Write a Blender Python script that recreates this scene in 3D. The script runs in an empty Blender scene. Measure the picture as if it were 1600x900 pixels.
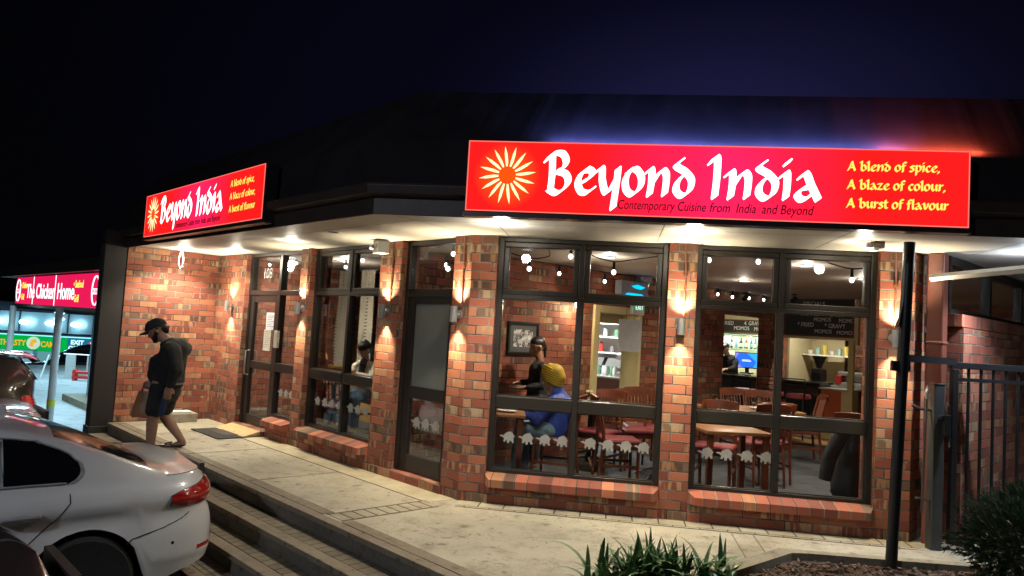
import bpy, bmesh, math, random
from math import sin, cos, pi, radians, floor, sqrt, atan2
from mathutils import Vector, Matrix, noise
random.seed(7)
scene = bpy.context.scene
COL = scene.collection
# ------------------------------------------------------------------ camera
CF, CPI, CRO, CH = 1145.62, 0.0585, 0.0588, 1.6013
fw = Vector((0, cos(CPI), sin(CPI))); rt = Vector((1, 0, 0)); up = rt.cross(fw)
Rv = cos(CRO)*rt + sin(CRO)*up; Uv = -sin(CRO)*rt + cos(CRO)*up
cam = bpy.data.cameras.new('camera'); cam.lens = CF/1600*36; cam.sensor_width = 36; cam.clip_end = 3000; cam.clip_start = 0.05
co = bpy.data.objects.new('camera', cam); COL.objects.link(co); scene.camera = co
m3 = Matrix((Rv, Uv, -fw)).transposed()
co.matrix_world = Matrix.Translation((0, 0, CH)) @ m3.to_4x4()
# ------------------------------------------------------------------ world, moon, exposure
W = bpy.data.worlds.new('World'); scene.world = W; W.use_nodes = True
nt = W.node_tree; nt.nodes.clear()
wo = nt.nodes.new('ShaderNodeOutputWorld'); bg = nt.nodes.new('ShaderNodeBackground')
sky = nt.nodes.new('ShaderNodeTexSky'); sky.sky_type = 'NISHITA'; sky.sun_disc = False
sky.sun_elevation = radians(-4); sky.sun_rotation = radians(40)
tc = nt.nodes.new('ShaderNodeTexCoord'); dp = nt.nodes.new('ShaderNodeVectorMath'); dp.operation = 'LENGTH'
gd = Vector((0.27, 1.0, 0.285)).normalized();  # blue lobe painted into the sky imitates glow above the sign
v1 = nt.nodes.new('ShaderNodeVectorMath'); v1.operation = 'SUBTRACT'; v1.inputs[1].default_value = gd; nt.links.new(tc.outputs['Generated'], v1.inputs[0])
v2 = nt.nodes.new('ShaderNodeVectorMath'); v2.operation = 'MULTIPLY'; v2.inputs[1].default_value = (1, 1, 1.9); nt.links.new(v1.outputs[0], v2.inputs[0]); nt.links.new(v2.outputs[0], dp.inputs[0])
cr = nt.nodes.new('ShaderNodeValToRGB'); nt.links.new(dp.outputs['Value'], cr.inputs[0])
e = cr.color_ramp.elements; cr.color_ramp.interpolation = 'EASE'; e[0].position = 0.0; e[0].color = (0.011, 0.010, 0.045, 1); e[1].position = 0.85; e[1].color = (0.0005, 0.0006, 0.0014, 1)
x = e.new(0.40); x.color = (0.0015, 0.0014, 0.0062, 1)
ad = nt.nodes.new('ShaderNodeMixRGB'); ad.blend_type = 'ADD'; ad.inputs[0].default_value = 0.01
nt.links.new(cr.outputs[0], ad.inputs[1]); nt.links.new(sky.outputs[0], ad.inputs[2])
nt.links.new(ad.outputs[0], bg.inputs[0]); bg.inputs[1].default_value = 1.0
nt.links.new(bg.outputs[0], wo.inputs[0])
sl = bpy.data.lights.new('moon', 'SUN'); sl.energy = 0.012; sl.angle = radians(0.5); sl.color = (0.8, 0.88, 1)
so = bpy.data.objects.new('moon', sl); COL.objects.link(so); so.rotation_euler = (radians(50), 0, radians(-40))
vs = scene.view_settings; vs.view_transform = 'Standard'; vs.look = 'None'; vs.exposure = 0; vs.gamma = 1
scene.render.engine = 'CYCLES'; cy = scene.cycles
try:
    cy.use_denoising = True; cy.denoiser = 'OPENIMAGEDENOISE'
except Exception: pass
cy.max_bounces = 6; cy.diffuse_bounces = 3; cy.glossy_bounces = 3; cy.transmission_bounces = 6; cy.transparent_max_bounces = 12
cy.caustics_reflective = False; cy.caustics_refractive = False; cy.sample_clamp_indirect = 4
# ------------------------------------------------------------------ frames
CX, CY = -0.3965, 6.9411
AR, AL = -0.1431, 0.8127
FR = Matrix.Translation((CX, CY, 0)) @ Matrix.Rotation(AR, 4, 'Z')
FL = Matrix.Translation((CX, CY, 0)) @ Matrix.Rotation(-AL, 4, 'Z')
def P(fr, u, v, z=0): return fr @ Vector((u, v, z))
# ------------------------------------------------------------------ mesh builder
class M:
    def __init__(s): s.v = []; s.f = []; s.uv = []; s.mi = []; s.T = Matrix.Identity(4)
    def p(s, q): s.v.append(tuple(s.T @ Vector(q))); return len(s.v)-1
    def face(s, pts, uv=None, m=0):
        s.f.append([s.p(q) for q in pts]); s.uv.append(uv or [(0, 0)]*len(pts)); s.mi.append(m)
    def fi(s, idx, uv=None, m=0):
        s.f.append(list(idx)); s.uv.append(uv or [(0, 0)]*len(idx)); s.mi.append(m)
    def box(s, x0, x1, y0, y1, z0, z1, m=0, skip='', uo=0):
        A = [(x0,y0,z0),(x1,y0,z0),(x1,y1,z0),(x0,y1,z0),(x0,y0,z1),(x1,y0,z1),(x1,y1,z1),(x0,y1,z1)]
        F = {'f':(0,1,5,4),'r':(1,2,6,5),'b':(2,3,7,6),'l':(3,0,4,7),'t':(4,5,6,7),'d':(3,2,1,0)}
        ids = [s.p(a) for a in A]
        for k, q in F.items():
            if k in skip: continue
            if k in 'fb': uv = [(A[i][0]+uo, A[i][2]) for i in q]
            elif k in 'lr': uv = [(A[i][1]+uo, A[i][2]) for i in q]
            else: uv = [(A[i][0]+uo, A[i][1]) for i in q]
            s.f.append([ids[i] for i in q]); s.uv.append(uv); s.mi.append(m)
        return s
    def tube(s, path, r, n=8, m=0, cap=True):
        path = [Vector(a) for a in path]; rings = []
        rr = r if isinstance(r, (list, tuple)) else [r]*len(path)
        prev = None
        for i, a in enumerate(path):
            d = (path[min(i+1, len(path)-1)] - path[max(i-1, 0)])
            if d.length < 1e-9: d = Vector((0, 0, 1))
            d.normalize()
            if prev is None:
                h = Vector((0, 0, 1)) if abs(d.z) < 0.9 else Vector((1, 0, 0))
                e1 = d.cross(h).normalized()
            else:
                e1 = (prev - d*prev.dot(d)).normalized()
            prev = e1; e2 = d.cross(e1)
            rings.append([s.p(a + e1*cos(2*pi*k/n)*rr[i] + e2*sin(2*pi*k/n)*rr[i]) for k in range(n)])
        for i in range(len(rings)-1):
            for k in range(n):
                s.fi([rings[i][k], rings[i][(k+1) % n], rings[i+1][(k+1) % n], rings[i+1][k]], m=m)
        if cap: s.fi(rings[0][::-1], m=m); s.fi(rings[-1], m=m)
        return s
    def lathe(s, prof, c=(0, 0, 0), n=16, m=0, ax='z'):
        rings = []
        for r, z in prof:
            ring = []
            for k in range(n):
                a = 2*pi*k/n; x, y = r*cos(a), r*sin(a)
                q = {'z': (x, y, z), 'x': (z, x, y), 'y': (y, z, x)}[ax]
                ring.append(s.p((c[0]+q[0], c[1]+q[1], c[2]+q[2])))
            rings.append(ring)
        for i in range(len(rings)-1):
            for k in range(n):
                s.fi([rings[i][k], rings[i][(k+1) % n], rings[i+1][(k+1) % n], rings[i+1][k]], m=m)
        if prof[0][0] > 1e-4: s.fi(rings[0][::-1], m=m)
        if prof[-1][0] > 1e-4: s.fi(rings[-1], m=m)
        return s
    def prism(s, poly, z0, z1, m=0, ax='z'):
        def q(x, y, z): return {'z': (x, y, z), 'y': (x, z, y), 'x': (z, x, y)}[ax]
        a = [s.p(q(x, y, z0)) for x, y in poly]; b = [s.p(q(x, y, z1)) for x, y in poly]
        n = len(poly)
        s.fi(a[::-1], [poly[i] for i in range(n)][::-1], m); s.fi(b, [poly[i] for i in range(n)], m)
        for i in range(n):
            j = (i+1) % n; d = sqrt((poly[i][0]-poly[j][0])**2+(poly[i][1]-poly[j][1])**2)
            s.fi([a[i], a[j], b[j], b[i]], [(0, z0), (d, z0), (d, z1), (0, z1)], m)
        return s
    def grid(s, G, m=0, uvf=None, flip=False):
        ids = [[s.p(q) for q in row] for row in G]
        for i in range(len(G)-1):
            for j in range(len(G[0])-1):
                q = [ids[i][j], ids[i+1][j], ids[i+1][j+1], ids[i][j+1]]
                if flip: q = q[::-1]
                uv = [uvf(s.v[k]) for k in q] if uvf else None
                s.fi(q, uv, m)
        return s
    def sphere(s, c, r, n=12, m=0, sc=(1, 1, 1)):
        G = []
        for i in range(n//2+1):
            t = pi*i/(n//2)
            G.append([(c[0]+r*sc[0]*sin(t)*cos(2*pi*k/n), c[1]+r*sc[1]*sin(t)*sin(2*pi*k/n), c[2]-r*sc[2]*cos(t)) for k in range(n+1)])
        return s.grid(G, m, flip=True)
    def build(s, name, mats, parent=None, smooth=False, bevel=0, frame=None, weld=False):
        me = bpy.data.meshes.new(name); me.from_pydata(s.v, [], s.f)
        ul = me.uv_layers.new(name='UVMap'); li = 0
        for fi_, f in enumerate(s.f):
            for k in range(len(f)): ul.data[li].uv = s.uv[fi_][k]; li += 1
        if not isinstance(mats, (list, tuple)): mats = [mats]
        for q in mats: me.materials.append(q)
        for p_, mi in zip(me.polygons, s.mi): p_.material_index = mi; p_.use_smooth = smooth
        if weld or smooth:
            bm = bmesh.new(); bm.from_mesh(me); bmesh.ops.remove_doubles(bm, verts=bm.verts, dist=1e-5); bm.to_mesh(me); bm.free()
        me.update()
        o = bpy.data.objects.new(name, me); COL.objects.link(o)
        if parent: o.parent = parent
        if frame is not None: o.matrix_world = frame
        if bevel:
            b = o.modifiers.new('bevel', 'BEVEL'); b.width = bevel; b.segments = 2; b.limit_method = 'ANGLE'; b.harden_normals = False
        if smooth:
            try:
                me.set_sharp_from_angle(angle=radians(40))
            except Exception: pass
        return o
def tag(o, label=None, cat=None, group=None, kind=None):
    if label: o['label'] = label
    if cat: o['category'] = cat
    if group: o['group'] = group
    if kind: o['kind'] = kind
    return o
def thing(name, label, cat, loc=(0, 0, 0), rz=0, group=None):
    o = bpy.data.objects.new(name, None); COL.objects.link(o); o.empty_display_size = 0.1
    o.location = loc; o.rotation_euler = (0, 0, rz)
    return tag(o, label, cat, group)
def copy_tree(o, parent=None):
    c = o.copy(); COL.objects.link(c); c.parent = parent
    for ch in [k for k in SNAP.get(o.name, list(o.children))]: copy_tree(ch, c)
    return c
SNAP = {}
def dup(o, loc, rz, label, group=None):
    c = copy_tree(o); c.location = loc; c.rotation_euler = (0, 0, rz); c['label'] = label
    if group: c['group'] = group
    return c
# ------------------------------------------------------------------ materials
class NB:
    def __init__(s, name):
        s.m = bpy.data.materials.new(name); s.m.use_nodes = True; s.t = s.m.node_tree; s.n = s.t.nodes; s.l = s.t.links
        s.n.clear(); s.out = s.n.new('ShaderNodeOutputMaterial')
    def node(s, ty, **kw):
        q = s.n.new(ty)
        for k, v in kw.items(): setattr(q, k, v)
        return q
    def put(s, inp, val):
        if hasattr(val, 'is_linked') or hasattr(val, 'links'): s.l.new(val, inp)
        else: inp.default_value = val
    def math(s, op, a, b=None, c=None, clamp=False):
        q = s.n.new('ShaderNodeMath'); q.operation = op; q.use_clamp = clamp
        s.put(q.inputs[0], a)
        if b is not None: s.put(q.inputs[1], b)
        if c is not None: s.put(q.inputs[2], c)
        return q.outputs[0]
    def mix(s, fac, a, b, mode='MIX'):
        q = s.n.new('ShaderNodeMixRGB'); q.blend_type = mode
        s.put(q.inputs[0], fac); s.put(q.inputs[1], a if hasattr(a, 'links') else (*a[:3], 1)); s.put(q.inputs[2], b if hasattr(b, 'links') else (*b[:3], 1))
        return q.outputs[0]
    def ramp(s, fac, stops, interp='LINEAR'):
        q = s.n.new('ShaderNodeValToRGB'); q.color_ramp.interpolation = interp; E = q.color_ramp.elements
        for i, (p_, c) in enumerate(stops):
            if i < 2: E[i].position = p_; E[i].color = (*c, 1)
            else: el = E.new(p_); el.color = (*c, 1)
        s.put(q.inputs[0], fac); return q.outputs[0]
    def noise(s, vec, sc, det=3, rough=0.6):
        q = s.n.new('ShaderNodeTexNoise'); q.inputs['Scale'].default_value = sc; q.inputs['Detail'].default_value = det; q.inputs['Roughness'].default_value = rough
        if vec is not None: s.l.new(vec, q.inputs['Vector'])
        return q.outputs[0]
    def comb(s, x, y, z=0.0):
        q = s.n.new('ShaderNodeCombineXYZ'); s.put(q.inputs[0], x); s.put(q.inputs[1], y); s.put(q.inputs[2], z); return q.outputs[0]
    def bsdf(s, col, rough=0.5, metal=0, spec=0.5, normal=None, coat=0, **kw):
        q = s.n.new('ShaderNodeBsdfPrincipled')
        s.put(q.inputs['Base Color'], col if hasattr(col, 'links') else (*col[:3], 1)); s.put(q.inputs['Roughness'], rough)
        q.inputs['Metallic'].default_value = metal; q.inputs['Specular IOR Level'].default_value = spec
        if coat: q.inputs['Coat Weight'].default_value = coat; q.inputs['Coat Roughness'].default_value = 0.04
        if normal is not None: s.l.new(normal, q.inputs['Normal'])
        for k, v in kw.items(): s.put(q.inputs[k], v)
        return q.outputs[0]
    def bump(s, h, st=0.3, dist=0.01):
        q = s.n.new('ShaderNodeBump'); q.inputs['Strength'].default_value = st; q.inputs['Distance'].default_value = dist; s.l.new(h, q.inputs['Height']); return q.outputs[0]
    def fin(s, sh): s.l.new(sh, s.out.inputs[0]); return s.m
def texobj(b):
    return b.node('ShaderNodeTexCoord').outputs['Object']
def simple(name, col, rough=0.5, metal=0, var=0.12, nsc=8, bump=0, coat=0, spec=0.5, bsc=60, rv=0.1):
    b = NB(name); oc = texobj(b); n = b.noise(oc, nsc, 4)
    c = b.ramp(n, [(0.25, tuple(k*(1-var) for k in col)), (0.75, tuple(min(1, k*(1+var)) for k in col))])
    r = b.math('ADD', b.math('MULTIPLY', b.noise(oc, nsc*2.3, 3), rv), rough-rv*0.5)
    nm = b.bump(b.noise(oc, bsc, 3), bump, 0.01) if bump else None
    return b.fin(b.bsdf(c, r, metal, spec, nm, coat))
def emis(name, col, st):
    b = NB(name); e_ = b.node('ShaderNodeEmission'); e_.inputs[0].default_value = (*col, 1); e_.inputs[1].default_value = st
    return b.fin(e_.outputs[0])
def brick_mat(name, bl=0.24, bh=0.086, joint=0.011, offs=0.0, dark=0.96, bandt=0.60, mortar=(0.04, 0.035, 0.03)):
    b = NB(name); tc_ = b.node('ShaderNodeTexCoord'); sp = b.node('ShaderNodeSeparateXYZ'); b.l.new(tc_.outputs['UV'], sp.inputs[0])
    wob = b.math('ADD', b.math('MULTIPLY', b.math('SUBTRACT', b.noise(tc_.outputs['UV'], 9, 2), 0.5), 0.006), b.math('MULTIPLY', b.math('SUBTRACT', b.noise(tc_.outputs['UV'], 70, 2), 0.5), 0.006))
    U = b.math('ADD', b.math('ADD', sp.outputs[0], 40.0+offs), wob); V = b.math('ADD', b.math('ADD', sp.outputs[1], bh*30), wob)
    rv = b.math('DIVIDE', V, bh); row = b.math('FLOOR', rv); fr = b.math('FRACT', rv)
    off = b.math('MULTIPLY', b.math('MODULO', row, 2.0), 0.5)
    cu = b.math('ADD', b.math('DIVIDE', U, bl), off); col = b.math('FLOOR', cu); fc = b.math('FRACT', cu)
    wn = b.node('ShaderNodeTexWhiteNoise', noise_dimensions='2D'); b.l.new(b.comb(col, row), wn.inputs['Vector'])
    r1 = wn.outputs['Value']; sc = b.node('ShaderNodeSeparateColor'); b.l.new(wn.outputs['Color'], sc.inputs[0]); r2, r3 = sc.outputs[0], sc.outputs[1]
    dx = b.math('MULTIPLY', b.math('MINIMUM', fc, b.math('SUBTRACT', 1.0, fc)), bl)
    dz = b.math('MULTIPLY', b.math('MINIMUM', fr, b.math('SUBTRACT', 1.0, fr)), bh)
    dd = b.math('MINIMUM', dx, dz)
    brickm = b.math('MULTIPLY', b.math('SUBTRACT', dd, joint*0.5-0.0008), 1/0.0016, clamp=True)
    d = dark
    base = b.ramp(r1, [(0.0, (0.31*d, 0.090*d, 0.054*d)), (0.22, (0.36*d, 0.112*d, 0.066*d)), (0.45, (0.42*d, 0.148*d, 0.080*d)), (0.62, (0.24*d, 0.066*d, 0.042*d)), (0.76, (0.42*d, 0.19*d, 0.095*d)), (0.84, (0.13*d, 0.062*d, 0.042*d)), (0.91, (0.19*d, 0.12*d, 0.08*d))], 'CONSTANT')
    # vertical kiln bands on some bricks
    bn = b.noise(b.comb(b.math('ADD', b.math('MULTIPLY', fc, 4.5), b.math('MULTIPLY', r2, 50.0)), b.math('MULTIPLY', r3, 30.0), b.math('MULTIPLY', fr, 0.3)), 1.0, 1)
    band = b.math('MULTIPLY', b.math('SUBTRACT', bn, 0.5), 9.0, clamp=True)
    has = b.math('GREATER_THAN', r2, bandt)
    tan = b.mix(r3, (0.50*d, 0.25*d, 0.11*d), (0.46*d, 0.33*d, 0.20*d))
    c = b.mix(b.math('MULTIPLY', band, b.math('MULTIPLY', has, 0.75)), base, tan)
    # pale dusting toward brick edges and speckle
    edge = b.math('SUBTRACT', 1.0, b.math('MULTIPLY', b.math('SUBTRACT', dd, joint*0.5), 1/0.008, clamp=True))
    en = b.math('MULTIPLY', b.math('MULTIPLY', edge, b.math('GREATER_THAN', r3, 0.55)), 0.4)
    c = b.mix(en, c, (0.5*d, 0.34*d, 0.24*d))
    sp_ = b.noise(tc_.outputs['UV'], 90, 4, 0.7)
    c = b.mix(0.32, c, b.ramp(sp_, [(0.3, (0.35, 0.3, 0.28)), (0.7, (1.25, 1.2, 1.15))]), 'MULTIPLY')
    c = b.mix(1.0, c, b.ramp(r3, [(0.0, (0.72, 0.74, 0.78)), (1.0, (1.15, 1.12, 1.08))]), 'MULTIPLY')
    c = b.mix(b.math('MULTIPLY', b.math('SUBTRACT', b.noise(tc_.outputs['UV'], 11, 5, 0.7), 0.56), 4.0, clamp=True), c, (0.10*d, 0.06*d, 0.045*d))
    big = b.ramp(b.noise(tc_.outputs['UV'], 1.3, 3), [(0.3, (0.72, 0.7, 0.68)), (0.65, (1.05, 1.05, 1.05))])
    c = b.mix(0.7, c, big, 'MULTIPLY')
    mc = b.ramp(b.noise(tc_.outputs['UV'], 3.5, 5), [(0.42, mortar), (0.66, tuple(k*5.5 for k in mortar))])
    c = b.mix(brickm, mc, c)
    h = b.math('ADD', b.math('MULTIPLY', brickm, 1.0), b.math('MULTIPLY', sp_, 0.35))
    return b.fin(b.bsdf(c, b.math('ADD', 0.62, b.math('MULTIPLY', sp_, 0.25)), 0, 0.35, b.bump(h, 0.9, 0.006)))
BR = brick_mat('brick_outside'); BRS = brick_mat('brick_sill', bl=0.112, bh=0.25, joint=0.010, mortar=(0.05, 0.04, 0.032), bandt=0.93); BRI = brick_mat('brick_inside', mortar=(0.03, 0.025, 0.022), offs=0.07)
BRP = brick_mat('brick_pier', offs=0.10)
DARK = simple('dark_aluminium', (0.030, 0.026, 0.024), 0.34, 0.3, 0.05, 1.5, 0.0, rv=0.03)
DARKM = simple('midrail_aluminium', (0.04, 0.035, 0.03), 0.28, 0.4, 0.05, 1.5, rv=0.03)
FASC = simple('fascia_brown', (0.045, 0.03, 0.026), 0.5, 0.2, 0.25, 4, 0.1)
STEEL = simple('brushed_steel', (0.55, 0.55, 0.54), 0.3, 0.75, 0.05, 20)
CHROME = simple('chrome', (0.8, 0.8, 0.8), 0.08, 1.0, 0.03, 5)
BLACK = simple('black_paint', (0.012, 0.012, 0.013), 0.4, 0.1, 0.2, 6)
GALV = simple('grey_paint', (0.06, 0.066, 0.07), 0.45, 0.3, 0.2, 8, 0.05)
WOODR = simple('red_timber', (0.13, 0.035, 0.015), 0.35, 0, 0.4, 6, 0.05)
WOODT = simple('table_timber', (0.32, 0.15, 0.06), 0.3, 0, 0.3, 5, 0.03)
MAROON = simple('maroon_vinyl', (0.20, 0.035, 0.04), 0.4, 0, 0.2, 8, 0.05)
PINK = simple('pink_vinyl', (0.55, 0.12, 0.13), 0.4, 0, 0.15, 8)
CREAM = simple('cream_paint', (0.62, 0.52, 0.27), 0.5, 0, 0.08, 3)
WHITE = simple('white_paint', (0.75, 0.75, 0.72), 0.4, 0, 0.05, 5)
CERAM = simple('white_ceramic', (0.8, 0.8, 0.78), 0.15, 0, 0.03, 5)
RUBBER = simple('rubber', (0.015, 0.015, 0.015), 0.8, 0, 0.3, 20, 0.2)
def concrete(name, c0, c1, stain=(0.10, 0.085, 0.065), sc=1.0, bump=0.25, rough=0.75):
    b = NB(name); oc = texobj(b)
    n1 = b.noise(oc, 0.9*sc, 8, 0.62); n2 = b.noise(oc, 4.5*sc, 8, 0.7); n3 = b.noise(oc, 70*sc, 4, 0.7)
    c = b.ramp(n1, [(0.3, c0), (0.7, c1)])
    c = b.mix(b.math('MULTIPLY', b.math('SUBTRACT', n2, 0.5), 3.2, clamp=True), c, stain)
    c = b.mix(0.45, c, b.ramp(n3, [(0.3, (0.62, 0.6, 0.58)), (0.65, (1.15, 1.13, 1.1))]), 'MULTIPLY')
    sp = b.ramp(b.noise(oc, 22*sc, 2, 0.5), [(0.64, (1, 1, 1)), (0.70, (0.45, 0.4, 0.35))]); c = b.mix(0.6, c, sp, 'MULTIPLY')
    gum = b.ramp(b.noise(oc, 9*sc, 1, 0.3), [(0.70, (1, 1, 1)), (0.72, (0.5, 0.48, 0.45))]); c = b.mix(0.7, c, gum, 'MULTIPLY')
    crk = b.math('ABSOLUTE', b.math('SUBTRACT', b.noise(oc, 0.7*sc, 6, 0.7), 0.5)); c = b.mix(0.55, c, b.ramp(crk, [(0.0, (0.45, 0.42, 0.4)), (0.006, (1, 1, 1))]), 'MULTIPLY')
    h = b.math('ADD', b.math('MULTIPLY', n3, 0.5), n2)
    return b.fin(b.bsdf(c, b.math('ADD', rough-0.15, b.math('MULTIPLY', n2, 0.25)), 0, 0.4, b.bump(h, bump, 0.01)))
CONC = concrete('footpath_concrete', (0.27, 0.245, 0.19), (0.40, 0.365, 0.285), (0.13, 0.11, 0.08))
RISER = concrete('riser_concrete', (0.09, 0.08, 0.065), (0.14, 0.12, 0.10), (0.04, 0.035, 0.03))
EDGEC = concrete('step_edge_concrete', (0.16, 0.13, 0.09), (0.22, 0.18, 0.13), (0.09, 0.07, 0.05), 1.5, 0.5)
CONCP = concrete('planter_concrete', (0.2, 0.17, 0.12), (0.3, 0.26, 0.18), (0.1, 0.08, 0.06), 1.5)
ASPH = concrete('asphalt', (0.045, 0.045, 0.05), (0.065, 0.065, 0.07), (0.03, 0.03, 0.03), 1, 0.5, 0.7)
WALKC = concrete('shop_walk_paving', (0.22, 0.24, 0.26), (0.33, 0.36, 0.38), (0.15, 0.16, 0.17), 0.8, 0.3, 0.5)
def paver_mat(name, c0, c1, bw, bh, off=0.5, joint=0.008):
    b = NB(name); tc_ = b.node('ShaderNodeTexCoord'); q = b.node('ShaderNodeTexBrick'); q.offset = off
    q.inputs['Scale'].default_value = 1; q.inputs['Mortar Size'].default_value = joint; q.inputs['Mortar Smooth'].default_value = 0.3
    q.inputs['Brick Width'].default_value = bw; q.inputs['Row Height'].default_value = bh
    q.inputs['Color1'].default_value = (*c0, 1); q.inputs['Color2'].default_value = (*c1, 1); q.inputs['Mortar'].default_value = (0.05, 0.04, 0.03, 1)
    b.l.new(tc_.outputs['UV'], q.inputs['Vector'])
    n2 = b.noise(tc_.outputs['UV'], 5, 6, 0.7); c = b.mix(0.7, q.outputs['Color'], b.ramp(n2, [(0.35, (0.5, 0.47, 0.42)), (0.65, (1.1, 1.08, 1.05))]), 'MULTIPLY')
    hh = b.math('ADD', b.math('MULTIPLY', q.outputs['Fac'], -1.0), b.math('MULTIPLY', b.noise(tc_.outputs['UV'], 80, 3), 0.4))
    return b.fin(b.bsdf(c, 0.75, 0, 0.35, b.bump(hh, 0.6, 0.006)))
PAVW = paver_mat('wall_edge_pavers', (0.38, 0.345, 0.26), (0.32, 0.285, 0.215), 0.23, 0.20, 0.5)
PAVT = paver_mat('tread_pavers', (0.20, 0.165, 0.115), (0.15, 0.12, 0.085), 0.115, 0.23, 0.0)
PAVC = paver_mat('cross_band_pavers', (0.34, 0.31, 0.24), (0.29, 0.26, 0.20), 0.115, 0.3, 0.0, 0.01)
def glass_mat(name, tint=(0.93, 0.95, 0.95), refl=0.4):
    b = NB(name); t = b.node('ShaderNodeBsdfTransparent'); t.inputs[0].default_value = (*tint, 1)
    g = b.node('ShaderNodeBsdfGlossy'); g.inputs[0].default_value = (0.9, 0.95, 1, 1); g.inputs['Roughness'].default_value = 0.02
    f = b.node('ShaderNodeFresnel'); f.inputs[0].default_value = 1.5
    mx = b.node('ShaderNodeMixShader'); b.l.new(b.math('MULTIPLY', f.outputs[0], refl), mx.inputs[0]); b.l.new(t.outputs[0], mx.inputs[1]); b.l.new(g.outputs[0], mx.inputs[2])
    return b.fin(mx.outputs[0])
GLASS = glass_mat('window_glass'); DRINK = glass_mat('drinking_glass', (0.70, 0.74, 0.74), 3.0)
FROST = simple('frosted_panel', (0.16, 0.17, 0.155), 0.25, 0, 0.12, 1.2)
DECAL = simple('frosted_film', (0.25, 0.245, 0.235), 0.6, 0, 0.12, 30)
def text_obj(name, body, size, mat, parent, loc, rot=(pi/2, 0, 0), shear=0, align='CENTER', ext=0.001, sx=1.0, offset=0.0, frame=None, spacing=1.0):
    cu = bpy.data.curves.new(name, 'FONT'); cu.body = body; cu.size = size; cu.shear = shear; cu.align_x = align; cu.extrude = ext; cu.offset = offset; cu.resolution_u = 3; cu.space_character = spacing
    to = bpy.data.objects.new('tmp', cu); COL.objects.link(to)
    dg = bpy.context.evaluated_depsgraph_get(); me = bpy.data.meshes.new_from_object(to.evaluated_get(dg))
    bpy.data.objects.remove(to); me.name = name; me.materials.clear(); me.materials.append(mat)
    o = bpy.data.objects.new(name, me); COL.objects.link(o); o.parent = parent; o.location = loc; o.rotation_euler = rot; o.scale = (sx, 1, 1)
    return o
# ================================================================== SETTING
def wpt(fr, u, v): q = P(fr, u, v); return (q.x, q.y)
m = M(); m.prism([wpt(FL, -5.98, -1.30), wpt(FL, 8.5, -1.30), (16, 1), (18, 24), wpt(FL, -5.98, 14)], -0.7, 0.0)
tag(m.build('footpath', CONC), kind='structure')
# three steps with darker nosings
for i, (v0, v1, z) in enumerate([(-1.38, -1.30, 0.0), (-1.66, -1.38, -0.14), (-1.94, -1.66, -0.28), (-2.22, -1.94, -0.42)]):
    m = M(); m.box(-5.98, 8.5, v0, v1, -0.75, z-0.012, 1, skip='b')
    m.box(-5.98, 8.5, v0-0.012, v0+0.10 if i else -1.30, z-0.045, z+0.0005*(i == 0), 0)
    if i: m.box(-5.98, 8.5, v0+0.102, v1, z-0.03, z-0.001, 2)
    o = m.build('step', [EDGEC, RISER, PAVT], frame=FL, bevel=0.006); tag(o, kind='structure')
m = M(); m.prism([wpt(FL, -24, -1.7), wpt(FL, -6.3, -1.7), wpt(FL, -6.3, 0.3), wpt(FL, -12.9, 0.3), wpt(FL, -12.9, 8), wpt(FL, -24, 8)], -0.8, -0.50); tag(m.build('shop_footpath', WALKC), kind='structure')
# ground sheet: car park falling away in the distance
m = M(); G = []
xs = [-400, -150, -80] + [-60+2.5*i for i in range(41)] + [60, 120, 400]; ys = [-60, -20, -5] + [2*i for i in range(36)] + [90, 200, 600]
def gz(x, y):
    d = -(x*0.55) + y*0.83
    return -0.58 if d < 26 else max(-3.4, -0.58-0.2*(d-26))
for x in xs: G.append([(x, y, gz(x, y)) for y in ys])
m.grid(G); tag(m.build('car_park', ASPH, smooth=True), kind='structure')
# laid strips on the path
m = M(); m.box(-5.0, -0.05, -0.30, 0.02, 0.0, 0.004, uo=0.0); m.build('footpath_strip', simple('wall_strip', (0.36, 0.31, 0.21), 0.8, 0, 0.3, 3, 0.2), frame=FL)['kind'] = 'structure'
m = M(); m.box(0.03, 3.98, -0.24, 0.02, 0.0, 0.004); m.build('footpath_pavers', PAVW, frame=FR)['kind'] = 'structure'
m = M(); m.box(-0.12, 0.10, -1.27, -0.26, 0.0, 0.0042); o = m.build('footpath_band', PAVC, frame=FL)
for l_ in o.data.uv_layers[0].data: l_.uv = (l_.uv[1]+0.02, l_.uv[0]+0.12)
o['kind'] = 'structure'
m = M()
for u0, u1 in ((-5.9, -3.25), (-3.21, -1.63), (-1.59, -0.16), (0.14, 2.0), (2.04, 4.5)): m.box(u0, u1, -1.30, -1.19, 0.0, 0.004)
m.build('footpath_grip_strip', EDGEC, frame=FL)['kind'] = 'structure'
JT = simple('joint_dark', (0.15, 0.13, 0.10), 0.9)
m = M()
for u in (-4.8, -3.23, -1.61): m.box(u-0.005, u+0.005, -1.29, -0.30, 0.0, 0.0025)
m.box(-5.0, -0.02, -0.312, -0.302, 0.0, 0.0055)
m.box(-0.135, -0.123, -1.28, -0.3, 0.0, 0.0055); m.box(0.102, 0.113, -1.28, -0.3, 0.0, 0.0055)
m.build('footpath_joint', JT, frame=FL)['kind'] = 'structure'
m = M()
for u in (2.44, 2.62): m.box(u-0.005, u+0.005, -1.0, -0.25, 0.0, 0.0025)
m.box(0.1, 3.9, -0.252, -0.242, 0.0, 0.0055)
m.build('footpath_joint', JT, frame=FR)['kind'] = 'structure'
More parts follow.
